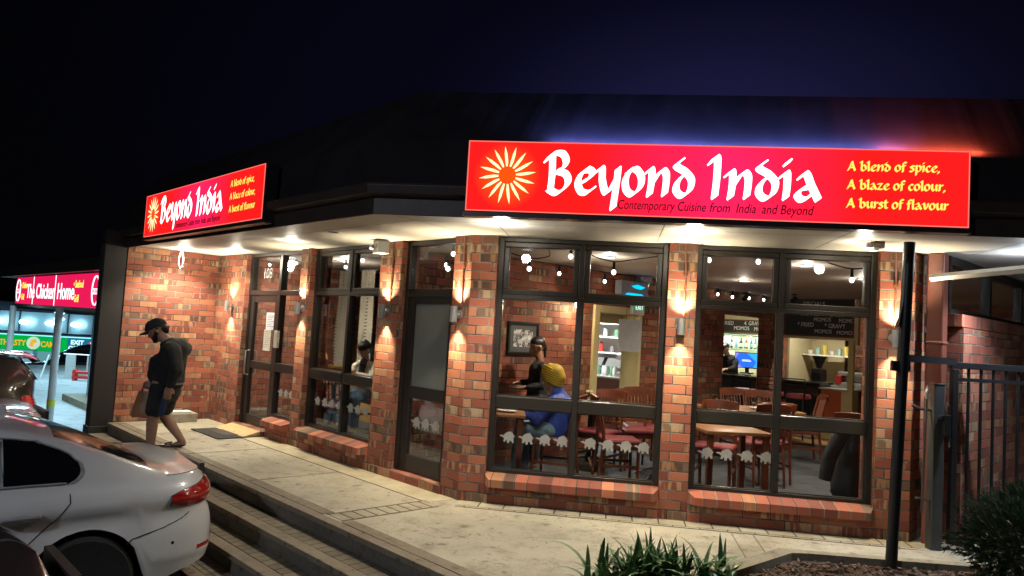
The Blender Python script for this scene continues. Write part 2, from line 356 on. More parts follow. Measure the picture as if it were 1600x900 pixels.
# ================================================================== RESTAURANT BUILDING
bld = thing('restaurant_building', 'single storey red brick restaurant with tall dark framed windows and a deep lit eave', 'building', (CX, CY, 0))
BC = Vector((CX, CY, 0))
def part(m, name, mats, rz=0.0, parent=None, label=None, **kw):
    o = m.build(name, mats, parent=parent or bld, **kw)
    if parent is None: o.rotation_euler = (0, 0, rz)
    if label: o['label'] = label
    return o
def lp(fr, u, v): q = P(fr, u, v) - BC; return (q.x, q.y)
HT = 2.494
# corner pillar (bent round the corner)
m = M(); m.prism([lp(FL, -0.262, 0), (0, 0), lp(FR, 0.247, 0), lp(FR, 0.247, 0.3), lp(FL, -0.262, 0.3)], 0, HT); part(m, 'pillar', BR, bevel=0.003)
def pier(rz, x0, x1, v0=0.0, v1=0.30, z0=0.0, z1=HT, mat=BR, name='pillar', uo=0.0):
    m = M(); m.box(x0, x1, v0, v1, z0, z1, uo=-x0+uo); return part(m, name, mat, rz, bevel=0.003)
pier(AR, 1.837, 2.092, uo=0.0); pier(-AL, -1.552, -1.152, uo=0.05); pier(-AL, -3.379, -3.125, uo=0.1)
pier(-AL, -6.017, -5.03, -0.0, 0.3, name='wall', uo=0.07)
m = M(); m.box(-6.257, -6.017, -1.31, 0.3, -0.55, HT, uo=0.1); part(m, 'wall', BR, -AL, bevel=0.003)
# right hand pillar and the side wall set back from it
m = M(); m.prism([lp(FR, 3.6605, 0), lp(FR, 3.9507, 0), lp(FL, 3.10, 2.75), lp(FL, 2.8, 3.0), lp(FR, 3.6605, 0.4)], -0.02, HT); part(m, 'pillar', BR, bevel=0.003)
m = M(); m.box(3.16, 3.40, 2.75, 9.6, -0.3, 1.86, uo=0.06); part(m, 'wall', BR, -AL)
m = M(); m.box(3.08, 3.40, 2.70, 9.6, 1.865, 1.975); o = part(m, 'window_sill', BRS, -AL, bevel=0.004)
for l_ in o.data.uv_layers[0].data: l_.uv = (l_.uv[0], 0.1)
# plinth walls and sloping brick sills under the windows
def sill(rz, x0, x1, miter=0.10):
    m = M(); m.box(x0, x1, -0.012, 0.28, 0.0, 0.168, uo=0.03); part(m, 'plinth', BR, rz, bevel=0.003)
    m = M(); ya, yb = 0.085, -0.10
    A = [(x0, ya, 0.275), (x1, ya, 0.275), (x1, 0.0, 0.262), (x1-miter*0.5, yb, 0.235), (x0+miter*0.5, yb, 0.235), (x0, 0.0, 0.262)]
    Bt = [(a[0], a[1], 0.165) for a in A]
    n = len(A)
    m.face(A[::-1][::-1], [(a[0], 0.1) for a in A])
    for i in range(n):
        j = (i+1) % n; m.face([Bt[i], Bt[j], A[j], A[i]][::-1], [(Bt[i][0], .1), (Bt[j][0], .1), (A[j][0], .1), (A[i][0], .1)][::-1])
    m.face(Bt[::-1], [(a[0], 0.1) for a in Bt])
    part(m, 'window_sill', BRS, rz, bevel=0.004)
sill(AR, 0.25, 1.835); sill(AR, 2.094, 3.659); sill(-AL, -3.122, -1.554); sill(-AL, -4.03, -3.381, 0.06)
# windows
def elephant(m, x, z, s=1.0, y=0.0):
    pts = [(-.085,.012),(-.06,.022),(-.04,.012),(-.032,.03),(-.018,.046),(-.01,.04),(0,.055),(.018,.05),(.026,.066),(.034,.048),(.05,.04),(.062,.018),(.075,.012),(.062,.004),(.058,-.02),(.066,-.05),(.046,-.056),(.036,-.034),(.02,-.036),(.016,-.058),(-.006,-.06),(-.006,-.034),(-.018,-.03),(-.024,-.05),(-.042,-.046),(-.036,-.014),(-.05,-.002),(-.068,.004)]
    pts = [(x+a*s*1.02, z+b*s) for a, b in pts]
    m.prism(pts, y-0.0006, y+0.0006, ax='y')
def bars(rects, v0, v1, name, mat, parent, bevel=0.006):
    m = M()
    for x0, x1, z0, z1 in rects: m.box(x0, x1, v0, v1, z0, z1)
    return part(m, name, mat, parent=parent, bevel=bevel)
def panes(rects, parent, v=0.115, mat=None, name='pane'):
    for x0, x1, z0, z1 in rects:
        m = M(); m.box(x0, x1, v-0.003, v+0.003, z0, z1); part(m, name, mat or GLASS, parent=parent)
def window(rz, X0, X1, XM, decals, left_gap=0.0):
    m = M(); j = 0.05
    m.box(X0, X0+j, 0.07, 0.17, 0.262, HT-0.002); m.box(X1-j, X1, 0.07, 0.17, 0.262, HT-0.002)
    m.box(X0+j, X1-j, 0.072, 0.168, 2.452, HT-0.002); m.box(X0+j, X1-j, 0.072, 0.168, 0.262, 0.305)
    m.box(X0+j, X1-j, 0.072, 0.168, 1.905, 1.945); m.box(XM-0.026, XM+0.026, 0.070, 0.166, 0.305, 1.905); m.box(XM-0.026, XM+0.026, 0.070, 0.166, 1.945, 2.452)
    w = part(m, 'window', DARK, rz, bevel=0.004)
    for a, b in ((X0+j, XM-0.026), (XM+0.026, X1-j)):    # opening top sashes
        s = 0.052
        bars([(a, b, 2.452-s, 2.452), (a, b, 1.945, 1.945+s), (a, a+s, 1.945+s, 2.452-s), (b-s, b, 1.945+s, 2.452-s)], 0.082, 0.15, 'sash', DARK, w, 0.008)
        bars([(a, b, 0.872, 0.992)], 0.062, 0.15, 'midrail', DARKM, w, 0.012)
        bars([(a, a+.008, .305, .872), (b-.008, b, .305, .872), (a, b, .305, .313), (a, b, .864, .872), (a, a+.008, .992, 1.905), (b-.008, b, .992, 1.905), (a, b, .992, 1.0)], 0.09, 0.13, 'bead', DARKM, w, 0)
    L = (X0+j, XM-0.026); R_ = (XM+0.026, X1-j)
    panes([(L[0], L[1], 0.305, 0.872), (R_[0], R_[1], 0.305, 0.872), (L[0], L[1], 0.992, 1.905), (R_[0], R_[1], 0.992, 1.905), (L[0]+.05, L[1]-.05, 1.99, 2.405), (R_[0]+.05, R_[1]-.05, 1.99, 2.405)], w)
    for x in decals:
        m = M(); elephant(m, x, 0.602, 0.92, 0.108); part(m, 'elephant_sticker', DECAL, parent=w)
    return w
window(AR, 0.247, 1.837, 1.042, [0.428, 0.605, 0.769, 0.932, 1.19, 1.356, 1.52, 1.68])
window(AR, 2.092, 3.66, 2.85, [2.25, 2.419, 2.598, 2.765])
window(-AL, -3.125, -1.552, -2.29, [-2.911, -2.736, -2.567, -2.403, -2.146, -1.993, -1.825, -1.67])
# side windows above the set back wall
m = M()
for a in (2.75, 4.05, 5.35, 6.65, 7.95): m.box(3.2, 3.28, a, a+0.07, 1.98, HT)
m.box(3.2, 3.28, 2.75, 9.5, 1.98, 2.03); m.box(3.2, 3.28, 2.75, 9.5, 2.42, HT)
w = part(m, 'window', DARK, -AL)
for a in (2.82, 4.12, 5.42, 6.72):
    m = M(); m.box(3.238, 3.242, a, a+1.23, 2.03, 2.42); part(m, 'pane', GLASS, parent=w)
# front door at the left end with sidelight and number over it
m = M(); j = 0.05
for r in ((-5.03, -4.975, 0.05, HT-.002), (-3.43, -3.379, 0.262, HT-.002), (-4.115, -4.045, 0.05, HT-.002), (-4.975, -4.115, 2.445, HT-.002), (-4.045, -3.43, 2.445, HT-.002), (-4.975, -4.115, 1.90, 1.965), (-4.045, -3.43, 1.90, 1.965), (-4.045, -3.43, 0.262, 0.31), (-4.045, -3.43, 0.872, 0.985)): m.box(r[0], r[1], 0.07, 0.16, r[2], r[3])
w = part(m, 'door_frame', DARK, -AL, bevel=0.005)
panes([(-4.975, -4.115, 1.965, 2.445), (-4.045, -3.43, 1.965, 2.445), (-4.045, -3.43, 0.31, 0.872), (-4.045, -3.43, 0.985, 1.90)], w)
for x in (-3.9, -3.755, -3.61):
    m = M(); elephant(m, x, 0.602, 0.92, 0.108); part(m, 'elephant_sticker', DECAL, parent=w)
text_obj('house_number', '108', 0.21, emis('number_white', (0.75, 0.7, 0.65), 0.9) if False else WHITE, w, (-4.55, 0.108, 2.14), sx=0.9)
m = M()
for r in ((-4.97, -4.86, 0.09, 1.895), (-4.21, -4.12, 0.09, 1.895), (-4.86, -4.21, 1.80, 1.895), (-4.86, -4.21, 0.09, 0.21), (-4.86, -4.21, 0.86, 0.965)): m.box(r[0], r[1], 0.085, 0.135, r[2], r[3])
d = part(m, 'door', DARK, -AL, bevel=0.005)
panes([(-4.86, -4.21, 0.21, 0.86), (-4.86, -4.21, 0.965, 1.80)], d, 0.11)
m = M(); m.tube([(-4.90, 0.085, 0.76), (-4.90, 0.03, 0.77), (-4.90, 0.03, 1.10), (-4.90, 0.085, 1.11)], 0.012); part(m, 'handle', STEEL, parent=d, smooth=True)
PAPER = simple('paper', (0.72, 0.72, 0.78), 0.7, 0, 0.05, 4); INK = simple('ink', (0.05, 0.05, 0.07), 0.7)
m = M(); m.box(-4.47, -4.16+0.03, 0.100, 0.103, 1.42, 1.66); p_ = part(m, 'notice', PAPER, parent=d)
m = M(); m.box(-4.50, -4.29, 0.094, 0.097, 1.13, 1.42); part(m, 'notice', simple('paper_buff', (0.55, 0.5, 0.42), 0.7), parent=d)
m = M()
for k in range(7): m.box(-4.44, -4.22-0.04*(k % 3), 0.0985, 0.0995, 1.61-0.024*k, 1.615-0.024*k)
for k in range(8): m.box(-4.48, -4.32-0.02*(k % 3), 0.0925, 0.0935, 1.39-0.03*k, 1.394-0.03*k)
m.box(-4.2, -4.17, 0.0985, 0.0995, 1.45, 1.56); part(m, 'notice_print', INK, parent=d)
m = M(); m.box(-4.07, -3.96, 0.03, 0.068, 1.19, 1.42); part(m, 'door_chime', simple('chime', (0.5, 0.45, 0.35), 0.5, 0, 0.5, 30), parent=w, bevel=0.01)
m = M(); m.box(-5.03, -4.03, -0.04, 0.3, 0.0, 0.075); part(m, 'threshold', BRP, -AL, bevel=0.005)
# fixed door with the frosted upper panel
m = M()
for r in ((-1.152, -1.095, 0.088, HT-.002), (-0.315, -0.262, 0.088, HT-.002), (-1.095, -0.315, 2.44, HT-.002), (-1.095, -0.315, 1.90, 1.985)): m.box(r[0], r[1], 0.07, 0.16, r[2], r[3])
w = part(m, 'door_frame', DARK, -AL, bevel=0.005); panes([(-1.095, -0.315, 1.985, 2.44)], w)
m = M()
for r in ((-1.09, -0.985, 0.09, 1.895), (-0.40, -0.32, 0.09, 1.895), (-0.985, -0.40, 1.835, 1.895), (-0.985, -0.40, 0.09, 0.255), (-0.985, -0.40, 0.845, 0.975)): m.box(r[0], r[1], 0.085, 0.14, r[2], r[3])
d = part(m, 'door', DARK, -AL, bevel=0.006)
panes([(-0.985, -0.40, 0.255, 0.845)], d, 0.112); panes([(-0.985, -0.40, 0.975, 1.835)], d, 0.112, FROST, 'frosted_panel')
for x in (-0.857, -0.705, -0.534):
    m = M(); elephant(m, x, 0.602, 1.05, 0.105); part(m, 'elephant_sticker', DECAL, parent=d)
m = M(); m.box(-1.552, -0.262, -0.015, 0.3, 0.0, 0.086, uo=0.1); part(m, 'threshold', BRP, -AL, bevel=0.004)
# soffit, fascia, roof
E_L, E_R = -1.33, -1.26
def isect(off_l, off_r):   # meeting point of the two offset edges, in root coordinates
    a = Vector((cos(-AL), sin(-AL))); na = Vector((-a.y, a.x)); b = Vector((cos(AR), sin(AR))); nb = Vector((-b.y, b.x))
    p1 = na*off_l; p2 = nb*off_r; d = p2-p1; den = a.x*b.y-a.y*b.x; t = (d.x*b.y-d.y*b.x)/den; q = p1+a*t; return (q.x, q.y)
def soffit_mat():
    b = NB('soffit_sheet'); oc = texobj(b); n = b.noise(oc, 1.2, 5); c = b.ramp(n, [(0.3, (0.52, 0.51, 0.465)), (0.7, (0.60, 0.585, 0.54))])
    return b.fin(b.bsdf(c, 0.55, 0, 0.3, b.bump(b.noise(oc, 2.0, 2), 0.25, 0.05)))
SOF = soffit_mat()
m = M(); m.prism([lp(FL, -6.30, E_L), isect(E_L, E_R), lp(FR, 6.3, E_R), lp(FR, 7.5, 0.5), lp(FL, 5.5, 9.5), lp(FL, 3.29, 9.5), lp(FL, 3.29, 2.9), lp(FR, 3.8, 0.16), lp(FR, 0.1, 0.16), lp(FL, -0.1, 0.16), lp(FL, -6.30, 0.16)], HT, HT+0.05)
part(m, 'soffit', SOF)
m = M()
def strip(pa, pb, w=0.004, z=HT-0.0015):
    a = Vector(pa); b = Vector(pb); d = (b-a).normalized(); n = Vector((-d.y, d.x))*w
    m.face([(a.x-n.x, a.y-n.y, z), (b.x-n.x, b.y-n.y, z), (b.x+n.x, b.y+n.y, z), (a.x+n.x, a.y+n.y, z)][::-1])
for u in (-5.4, -3.5, -1.7): strip(lp(FL, u, E_L), lp(FL, u, -0.01))
for u in (0.35, 1.72, 3.1, 4.4): strip(lp(FR, u, E_R), lp(FR, u, -0.01))
strip(isect(E_L, E_R), (0, 0)); strip(lp(FL, -6.2, -0.85), isect(-0.85, -0.8)); strip(isect(-0.85, -0.8), lp(FR, 6.2, -0.8))
part(m, 'soffit_joint', JT)
def sweep(prof, mat, name, uL=-6.32, uR=6.6, closed=True, bevel=0.004):   # profile of (outset, z) run along both eaves
    m = M(); rows = []
    for o_, z in prof:
        a = lp(FL, uL, E_L-o_); c = isect(E_L-o_, E_R-o_); e_ = lp(FR, uR, E_R-o_)
        rows.append([(a[0], a[1], z), (c[0], c[1], z), (e_[0], e_[1], z)])
    if closed: rows.append(rows[0])
    m.grid(rows, flip=True)
    n = len(prof)
    if closed: m.face([r[0] for r in rows[:n]]); m.face([r[2] for r in rows[:n]][::-1])
    return part(m, name, mat, bevel=bevel)
sweep([(0.0, 2.46), (0.02, 2.46), (0.02, 2.60), (0.10, 2.615), (0.115, 2.68), (0.10, 2.70), (0.0, 2.70)][::-1], FASC, 'fascia')
# ribbed mansard
m = M()
def ribbed(fr, x0, x1, cornerpt_bot, cornerpt_top, side):
    n = int((x1-x0)/0.09); 
    pass
ROOFM = simple('roof_metal', (0.02, 0.017, 0.02), 0.9, 0.0, 0.3, 3, 0.1, spec=0.1)
zb, zt, ob, ot = 2.70, 3.62, -0.02, -0.55
def roofline(t, o_, z):   # t from -1 to 0 along left eave, 0 to 1 along right eave
    c = isect(E_L-o_, E_R-o_)
    if t <= 0: a = lp(FL, -6.32, E_L-o_); q = (c[0]+(a[0]-c[0])*-t, c[1]+(a[1]-c[1])*-t)
    else: a = lp(FR, 6.6, E_R-o_); q = (c[0]+(a[0]-c[0])*t, c[1]+(a[1]-c[1])*t)
    return (*q, z)
rows = [[], [], [], []]
N = 260
for i in range(N+1):
    t = -1+2*i/N; r = 0.003 if (i//2) % 3 == 0 else 0.0
    rows[0].append(roofline(t, ob+r, zb)); rows[1].append(roofline(t, ob-0.02+r, 3.08)); rows[2].append(roofline(t, -0.50+r, zt)); rows[3].append(roofline(t, -3.5, zt+0.25))
m.grid(rows, flip=True)
part(m, 'roof', ROOFM)
m = M(); m.prism([lp(FL, -6.32, -1.2), isect(-1.2, -1.13), lp(FR, 6.6, -1.13), lp(FR, 8, 9), lp(FL, -6.32, 11)], 2.60, 2.68); part(m, 'ceiling_slab', FASC)
# tall dark end column by the laneway
m = M(); m.box(-6.25, -6.03, -1.60, -1.31, -0.55, HT+0.2); m.box(-6.27, -6.01, -1.62, -1.29, -0.55, -0.05)
for k in range(4): m.box(-6.22+.055*k, -6.20+.055*k, -1.61, -1.60, -.05, HT)
m.box(-6.30, -6.25, -1.3, 0.2, -0.5, HT+.2); part(m, 'end_column', simple('column_dark', (0.014, 0.012, 0.013), 0.55, 0, .15, 4), -AL, bevel=0.01)
# interior floor, ceiling and walls
CARP = simple('grey_carpet', (0.055, 0.06, 0.07), 0.9, 0, 0.35, 5, 0.4, bsc=200)
inner = [lp(FL, -6.0, 0.3), lp(FL, -0.15, 0.3), lp(FR, 0.15, 0.3), lp(FR, 3.7, 0.3), lp(FL, 3.18, 2.9), lp(FL, 3.18, 10.6), lp(FL, -6.0, 10.6)]
m = M(); m.prism(inner, 0.0005, 0.02); part(m, 'carpet', CARP)
m = M(); m.box(-5.9, 3.15, 7.75, 10.55, 0.021, 0.027); part(m, 'bar_floor', simple('floor_boards', (0.42, 0.24, 0.09), 0.4, 0, 0.25, 3), -AL)
m = M(); m.prism([lp(FL, -6.02, 0.17), lp(FL, -0.1, 0.17), lp(FR, 0.1, 0.17), lp(FR, 3.7, 0.17), lp(FL, 3.3, 2.8), lp(FL, 3.3, 10.6), lp(FL, -6.02, 10.6)], 2.50, 2.55)
part(m, 'ceiling', simple('interior_ceiling', (0.42, 0.38, 0.33), 0.6, 0, 0.08, 1.5, 0.15))
def iwall(x0, x1, y0, y1, z0=0.02, z1=2.499, mat=BRI, name='interior_wall', uo=0.0):
    m = M(); m.box(x0, x1, y0, y1, z0, z1, uo=uo); return part(m, name, mat, -AL)
iwall(-1.42, -1.172, 0.18, 3.20); iwall(-1.42, -1.172, 4.27, 6.62); iwall(-1.42, -1.172, 3.20, 4.27, 2.03, 2.499); iwall(-1.42, -1.172, 6.62, 8.25, 2.11, 2.499)
iwall(-1.42, -1.172, 8.25, 8.55); iwall(-6.0, 3.2, 10.42, 10.6); iwall(3.1, 3.16, 2.9, 10.4, 0.02, 1.97)
iwall(-6.0, -5.06, 1.36, 1.40); iwall(-6.17, -6.02, 0.3, 10.4)
PLASTER = simple('cream_plaster', (0.55, 0.48, 0.30), 0.7, 0, 0.08, 2)
iwall(-3.9, -2.18, 10.38, 10.418, 0.03, 2.49, PLASTER); iwall(-1.28, -0.62, 10.2, 10.24, 0.03, 2.0, PLASTER); iwall(-1.30, -1.26, 9.2, 10.2, 0.03, 2.0, PLASTER)
# kitchen behind the doorway
iwall(-4.6, -4.55, 2.9, 6.1, 0.02, 2.49, WHITE); iwall(-4.6, -1.42, 6.1, 6.15, 0.02, 2.49, WHITE); iwall(-4.2, -1.42, 2.8, 2.9, 0.02, 2.49, simple('kitchen_wall', (0.5, 0.48, 0.42), 0.6))
# cream door surround
m = M(); m.box(-1.44, -1.13, 3.20, 3.31, 0.02, 2.03); m.box(-1.44, -1.13, 4.20, 4.27, 0.02, 2.03); m.box(-1.44, -1.13, 3.31, 4.20, 1.93, 2.03); m.box(-1.60, -1.50, 3.5, 4.75, 1.80, 2.03); m.box(-1.60, -1.50, 3.48, 3.60, 0.02, 1.80); m.box(-1.6, -1.5, 4.62, 4.75, 0.02, 1.8)
part(m, 'door_surround', CREAM, -AL, bevel=0.006)
# timber dado and partition in the left room
m = M()
for k in range(34): m.box(-7.3+0.1*k, -7.3+0.1*k+0.096, 2.02, 2.05, 0.02, 0.80)
m.box(-7.3, -3.9, 2.0, 2.07, 0.80, 0.84); part(m, 'dado', simple('pine_boards', (0.62, 0.40, 0.13), 0.45, 0, 0.15, 4), -AL)
# header beam and post at the coffee station
m = M(); m.box(-1.17, 0.22, 8.56, 8.66, 1.775, 1.83); m.box(0.10, 0.19, 8.57, 8.66, 0.03, 1.775); m.box(0.20, 0.26, 8.57, 8.66, 1.7, 2.5); part(m, 'bar_frame', CREAM, -AL, bevel=0.004)
# downpipe
m = M(); m.box(3.17, 3.30, 2.52, 2.66, -0.02, HT); m.box(3.16, 3.31, 2.51, 2.67, 1.70, 1.73); part(m, 'downpipe', simple('downpipe_red', (0.14, 0.045, 0.03), 0.35, 0.2, 0.1, 4), -AL, bevel=0.012)
# conduits clipped to the piers
COND = simple('conduit_brown', (0.22, 0.09, 0.05), 0.5)
for rz, x in ((AR, 1.99), (-AL, -0.10), (-AL, -3.16), (AR, 3.79), (-AL, -1.30)):
    m = M(); m.tube([(x-0.01, -0.012, 2.49), (x, -0.012, 2.2), (x-0.004, -0.012, 1.80)], 0.008, 6); m.box(x-0.02, x+0.02, -0.02, 0, 2.18, 2.2); part(m, 'conduit', COND, rz, smooth=True)
# ================================================================== ILLUMINATED SIGNS (broad nib lettering)
def cr_pts(pts, n=5):
    if len(pts) < 3: return [Vector(p) for p in pts]
    out = []; P_ = [Vector(p) for p in pts]; P_ = [P_[0]*2-P_[1]]+P_+[P_[-1]*2-P_[-2]]
    for i in range(1, len(P_)-2):
        a, b, c, d = P_[i-1:i+3]
        for k in range(n):
            t = k/n; out.append(0.5*((2*b)+(c-a)*t+(2*a-5*b+4*c-d)*t*t+(3*b-a-3*c+d)*t**3))
    out.append(P_[-2]); return out
# every glyph: (advance, [strokes]); x-height 1, S marks a straight (unsmoothed) stroke
GL = {
'B': (1.12, [[(.22,1.42),(.24,.7),(.2,.12)], [(-.02,1.22),(.22,1.48),(.62,1.5),(.8,1.2),(.66,.92),(.42,.82)], [(.42,.82),(.8,.72),(.92,.42),(.74,.14),(.45,-.02),(.14,.12)]]),
'I': (.55, [[(-.02,1.28),(.22,1.5),(.24,.8),(.18,.02)]]),
'A': (1.25, [[(.05,.02),(.3,.5),(.62,1.45)], [(.62,1.45),(.8,.7),(1.05,.02)], [(.22,.48),(.88,.52)]]),
'e': (.84, [[(.62,.9),(.32,.82),(.14,.45),(.26,.1),(.52,.03),(.78,.2)], [(.5,.95),(.72,.82),(.62,.6),(.3,.42)]]),
'y': (1.0, [[(0,.84),(.2,.98),(.24,.5),(.4,.06),(.62,.25),(.82,.62)], [(.86,.98),(.82,.4),(.72,-.52)]]),
'o': (.88, [[(.3,.95),(.12,.6),(.16,.2),(.42,.02),(.72,.3),(.74,.7),(.5,.98),(.2,.86)]]),
'n': (.98, [[(0,.84),(.2,.98),(.22,.5),(.16,.02)], [(.22,.42),(.45,.78),(.66,.96),(.8,.8),(.8,.4),(.76,.06)]]),
'd': (.92, [[(.36,1.36),(.14,1.14),(.5,.92),(.76,.62),(.7,.22),(.42,.02),(.18,.2),(.2,.5),(.4,.76)]]),
'i': (.42, [[(0,.84),(.2,.98),(.22,.5),(.18,.06)], [(.16,1.3),(.26,1.42)]]),
'a': (1.0, [[(.2,.82),(.42,.98),(.62,.55),(.88,.04)], [(.62,.5),(.3,.42),(.12,.2),(.28,.02),(.52,.1),(.66,.26)]]),
'b': (.92, [[(.0,1.32),(.2,1.5),(.2,.8),(.2,.2),(.45,.02),(.76,.25),(.74,.65),(.5,.92),(.24,.7)]]),
'l': (.42, [[(.0,1.32),(.2,1.5),(.2,.8),(.22,.1),(.36,.06)]]),
'f': (.6, [[(.66,1.36),(.42,1.48),(.26,1.2),(.24,.5),(.2,-.06)], [(.04,.86),(.54,.92)]]),
's': (.7, [[(.62,.86),(.34,.96),(.16,.76),(.46,.5),(.56,.22),(.34,.02),(.06,.12)]]),
'p': (.92, [[(0,.84),(.2,.98),(.2,.4),(.16,-.5)], [(.2,.74),(.5,.98),(.78,.76),(.74,.3),(.46,.02),(.2,.16)]]),
'c': (.74, [[(.66,.84),(.38,.94),(.14,.6),(.2,.2),(.44,.02),(.7,.2)]]),
'z': (.78, [[(.06,.9),(.62,.94)], [(.62,.94),(.08,.08)], [(.08,.08),(.7,.06)]]),
'u': (.96, [[(0,.84),(.2,.98),(.2,.4),(.36,.04),(.6,.2),(.74,.5)], [(.76,.98),(.76,.4),(.86,.04)]]),
'r': (.66, [[(0,.84),(.2,.98),(.22,.5),(.18,.04)], [(.22,.5),(.42,.88),(.64,.86)]]),
't': (.6, [[(.26,1.3),(.22,.6),(.28,.12),(.5,.06)], [(.02,.92),(.52,.94)]]),
'v': (.86, [[(0,.84),(.2,.98),(.3,.4),(.42,.06)], [(.42,.06),(.7,.5),(.74,.96)]]),
',': (.36, [[(.14,.1),(.18,-.02),(.06,-.2)]]),
' ': (.46, []),
}
def nib_text(m, text, x0, z0, xh, xw, y, w=.15, ang=38, track=.06, adj=0):
    """broad nib strokes swept into flat outlines; x0,z0 base line start, xh x-height, xw horizontal scale"""
    n1 = Vector((cos(radians(ang)), sin(radians(ang))))*w; n2 = Vector((-sin(radians(ang)), cos(radians(ang))))*w*0.20
    cx = x0; k = 0
    from mathutils.geometry import convex_hull_2d
    for ch in text:
        adv, st = GL[ch]
        for s_ in st:
            pts = cr_pts(s_, 5)
            for a, b in zip(pts[:-1], pts[1:]):
                if (b-a).length < 1e-6: continue
                C_ = [q+sx*n1+sy*n2 for q in (a, b) for sx in (-1, 1) for sy in (-1, 1)]
                h = convex_hull_2d(C_); yy = y-0.00003*k; k += 1
                m.face([(cx+C_[i].x*xw, yy, z0+C_[i].y*xh) for i in h])
        cx += (adv+track)*xw
    return cx
SIGN_AL = simple('sign_casing', (0.09, 0.075, 0.08), 0.3, 0.7, 0.2, 6)
def sign_face_mat(name, Lx):
    b = NB(name); oc = texobj(b); sp = b.node('ShaderNodeSeparateXYZ'); b.l.new(oc, sp.inputs[0])
    # backlit bloom painted in, pinker toward the middle, orange print round the sun
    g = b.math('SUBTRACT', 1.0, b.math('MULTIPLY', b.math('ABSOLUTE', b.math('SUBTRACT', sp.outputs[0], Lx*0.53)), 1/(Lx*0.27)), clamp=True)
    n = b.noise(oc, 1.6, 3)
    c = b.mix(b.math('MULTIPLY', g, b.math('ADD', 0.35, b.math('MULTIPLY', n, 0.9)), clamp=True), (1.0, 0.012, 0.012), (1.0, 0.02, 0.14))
    dx = b.math('SUBTRACT', sp.outputs[0], Lx*0.085); dz = b.math('SUBTRACT', sp.outputs[2], 0.265)
    r = b.math('SQRT', b.math('ADD', b.math('MULTIPLY', dx, dx), b.math('MULTIPLY', dz, dz)))
    o_ = b.math('SUBTRACT', 1.0, b.math('DIVIDE', r, 0.26), clamp=True)
    c = b.mix(b.math('MULTIPLY', o_, 1.6, clamp=True), c, (1.0, 0.085, 0.005))
    e_ = b.node('ShaderNodeEmission'); b.l.new(c, e_.inputs[0]); e_.inputs[1].default_value = 1.15
    return b.fin(e_.outputs[0])
E_W = emis('sign_white_letters', (1.0, 0.97, 0.98), 2.4); E_Y = emis('sign_yellow_letters', (1.0, 0.82, 0.12), 1.25); E_C = emis('sign_cream_rays', (1.0, 0.86, 0.45), 1.5)
E_RIM = emis('sign_lit_edge', (1.0, 0.16, 0.12), 1.3); PRINT = simple('sign_dark_print', (0.12, 0.003, 0.012), 0.6)
def big_sign(label, fr, rz, u0, v, z0, L, H):
    q = P(fr, u0, v, z0); s = thing('illuminated_sign', label, 'sign', q, rz, 'red illuminated restaurant signs on the eave')
    m = M(); m.box(-0.015, L+0.015, 0.0, 0.13, -0.01, H+0.01); m.box(-0.03, L+0.03, -0.005, 0.10, -0.045, -0.011); m.build('casing', SIGN_AL, s, bevel=0.004)
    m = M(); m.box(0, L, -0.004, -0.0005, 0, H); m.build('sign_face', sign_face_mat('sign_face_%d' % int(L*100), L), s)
    m = M()
    for r in ((-.006, L+.006, H-.002, H+.006), (-.006, L+.006, -.006, .002), (-.006, .002, 0, H), (L-.002, L+.006, 0, H)): m.box(r[0], r[1], -0.006, -0.001, r[2], r[3])
    m.build('lit_edge', E_RIM, s)
    k = L/3.547
    m = M(); cx, cz = 0.303*k, 0.272
    for i in range(16):
        a = 2*pi*i/16+0.1; d = Vector((cos(a), sin(a))); n = Vector((-d.y, d.x)); r0, r1 = 0.068, 0.222
        pts = [d*r0+n*0.006, d*(r0+.04)+n*0.014-n*0.004, d*(r0+.10)+n*0.013, d*r1-n*0.006+n*0.012, d*(r0+.10)-n*0.008, d*(r0+.04)-n*0.012, d*r0-n*0.006]
        m.prism([(cx+p_.x*k*0.98, cz+p_.y) for p_ in pts], -0.0075, -0.005, ax='y')
    m.build('sun_emblem', E_C, s)
    m = M(); nib_text(m, 'Beyond', 0.60*k, 0.15, 0.198, 0.181*k, -0.0065, w=.15); m.build('lettering', E_W, s); m = M(); nib_text(m, 'India', 1.80*k, 0.15, 0.198, 0.188*k, -0.0065, w=.15); m.build('lettering', E_W, s)
    m = M()
    for t, x, z in (('A blend of spice,', 2.745, .375), ('A blaze of colour,', 2.745, .243), ('A burst of flavour', 2.745, .110)): nib_text(m, t, x*k, z, 0.045, 0.0475*k, -0.006, w=.16, track=.04)
    m.build('tagline', E_Y, s)
    text_obj('subtitle', 'Contemporary Cuisine', 0.098, PRINT, s, (1.135*k, -0.006, 0.045), shear=0.22, sx=0.70*k, ext=0.0008, align='LEFT'); text_obj('subtitle', 'from', 0.098, PRINT, s, (1.80*k, -0.006, 0.045), shear=0.22, sx=0.76*k, ext=0.0008, align='LEFT'); text_obj('subtitle', 'India', 0.098, PRINT, s, (1.985*k, -0.006, 0.045), shear=0.22, sx=0.76*k, ext=0.0008, align='LEFT')
    text_obj('subtitle', 'and Beyond', 0.098, PRINT, s, (2.165*k, -0.006, 0.045), shear=0.22, sx=0.76*k, ext=0.0008, align='LEFT')
    return s
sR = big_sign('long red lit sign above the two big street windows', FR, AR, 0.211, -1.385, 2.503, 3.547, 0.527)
sL = big_sign('red lit sign above the left side doors, the shorter looking of the two', FL, -AL, -4.83, -1.47, 2.535, 3.44, 0.52)
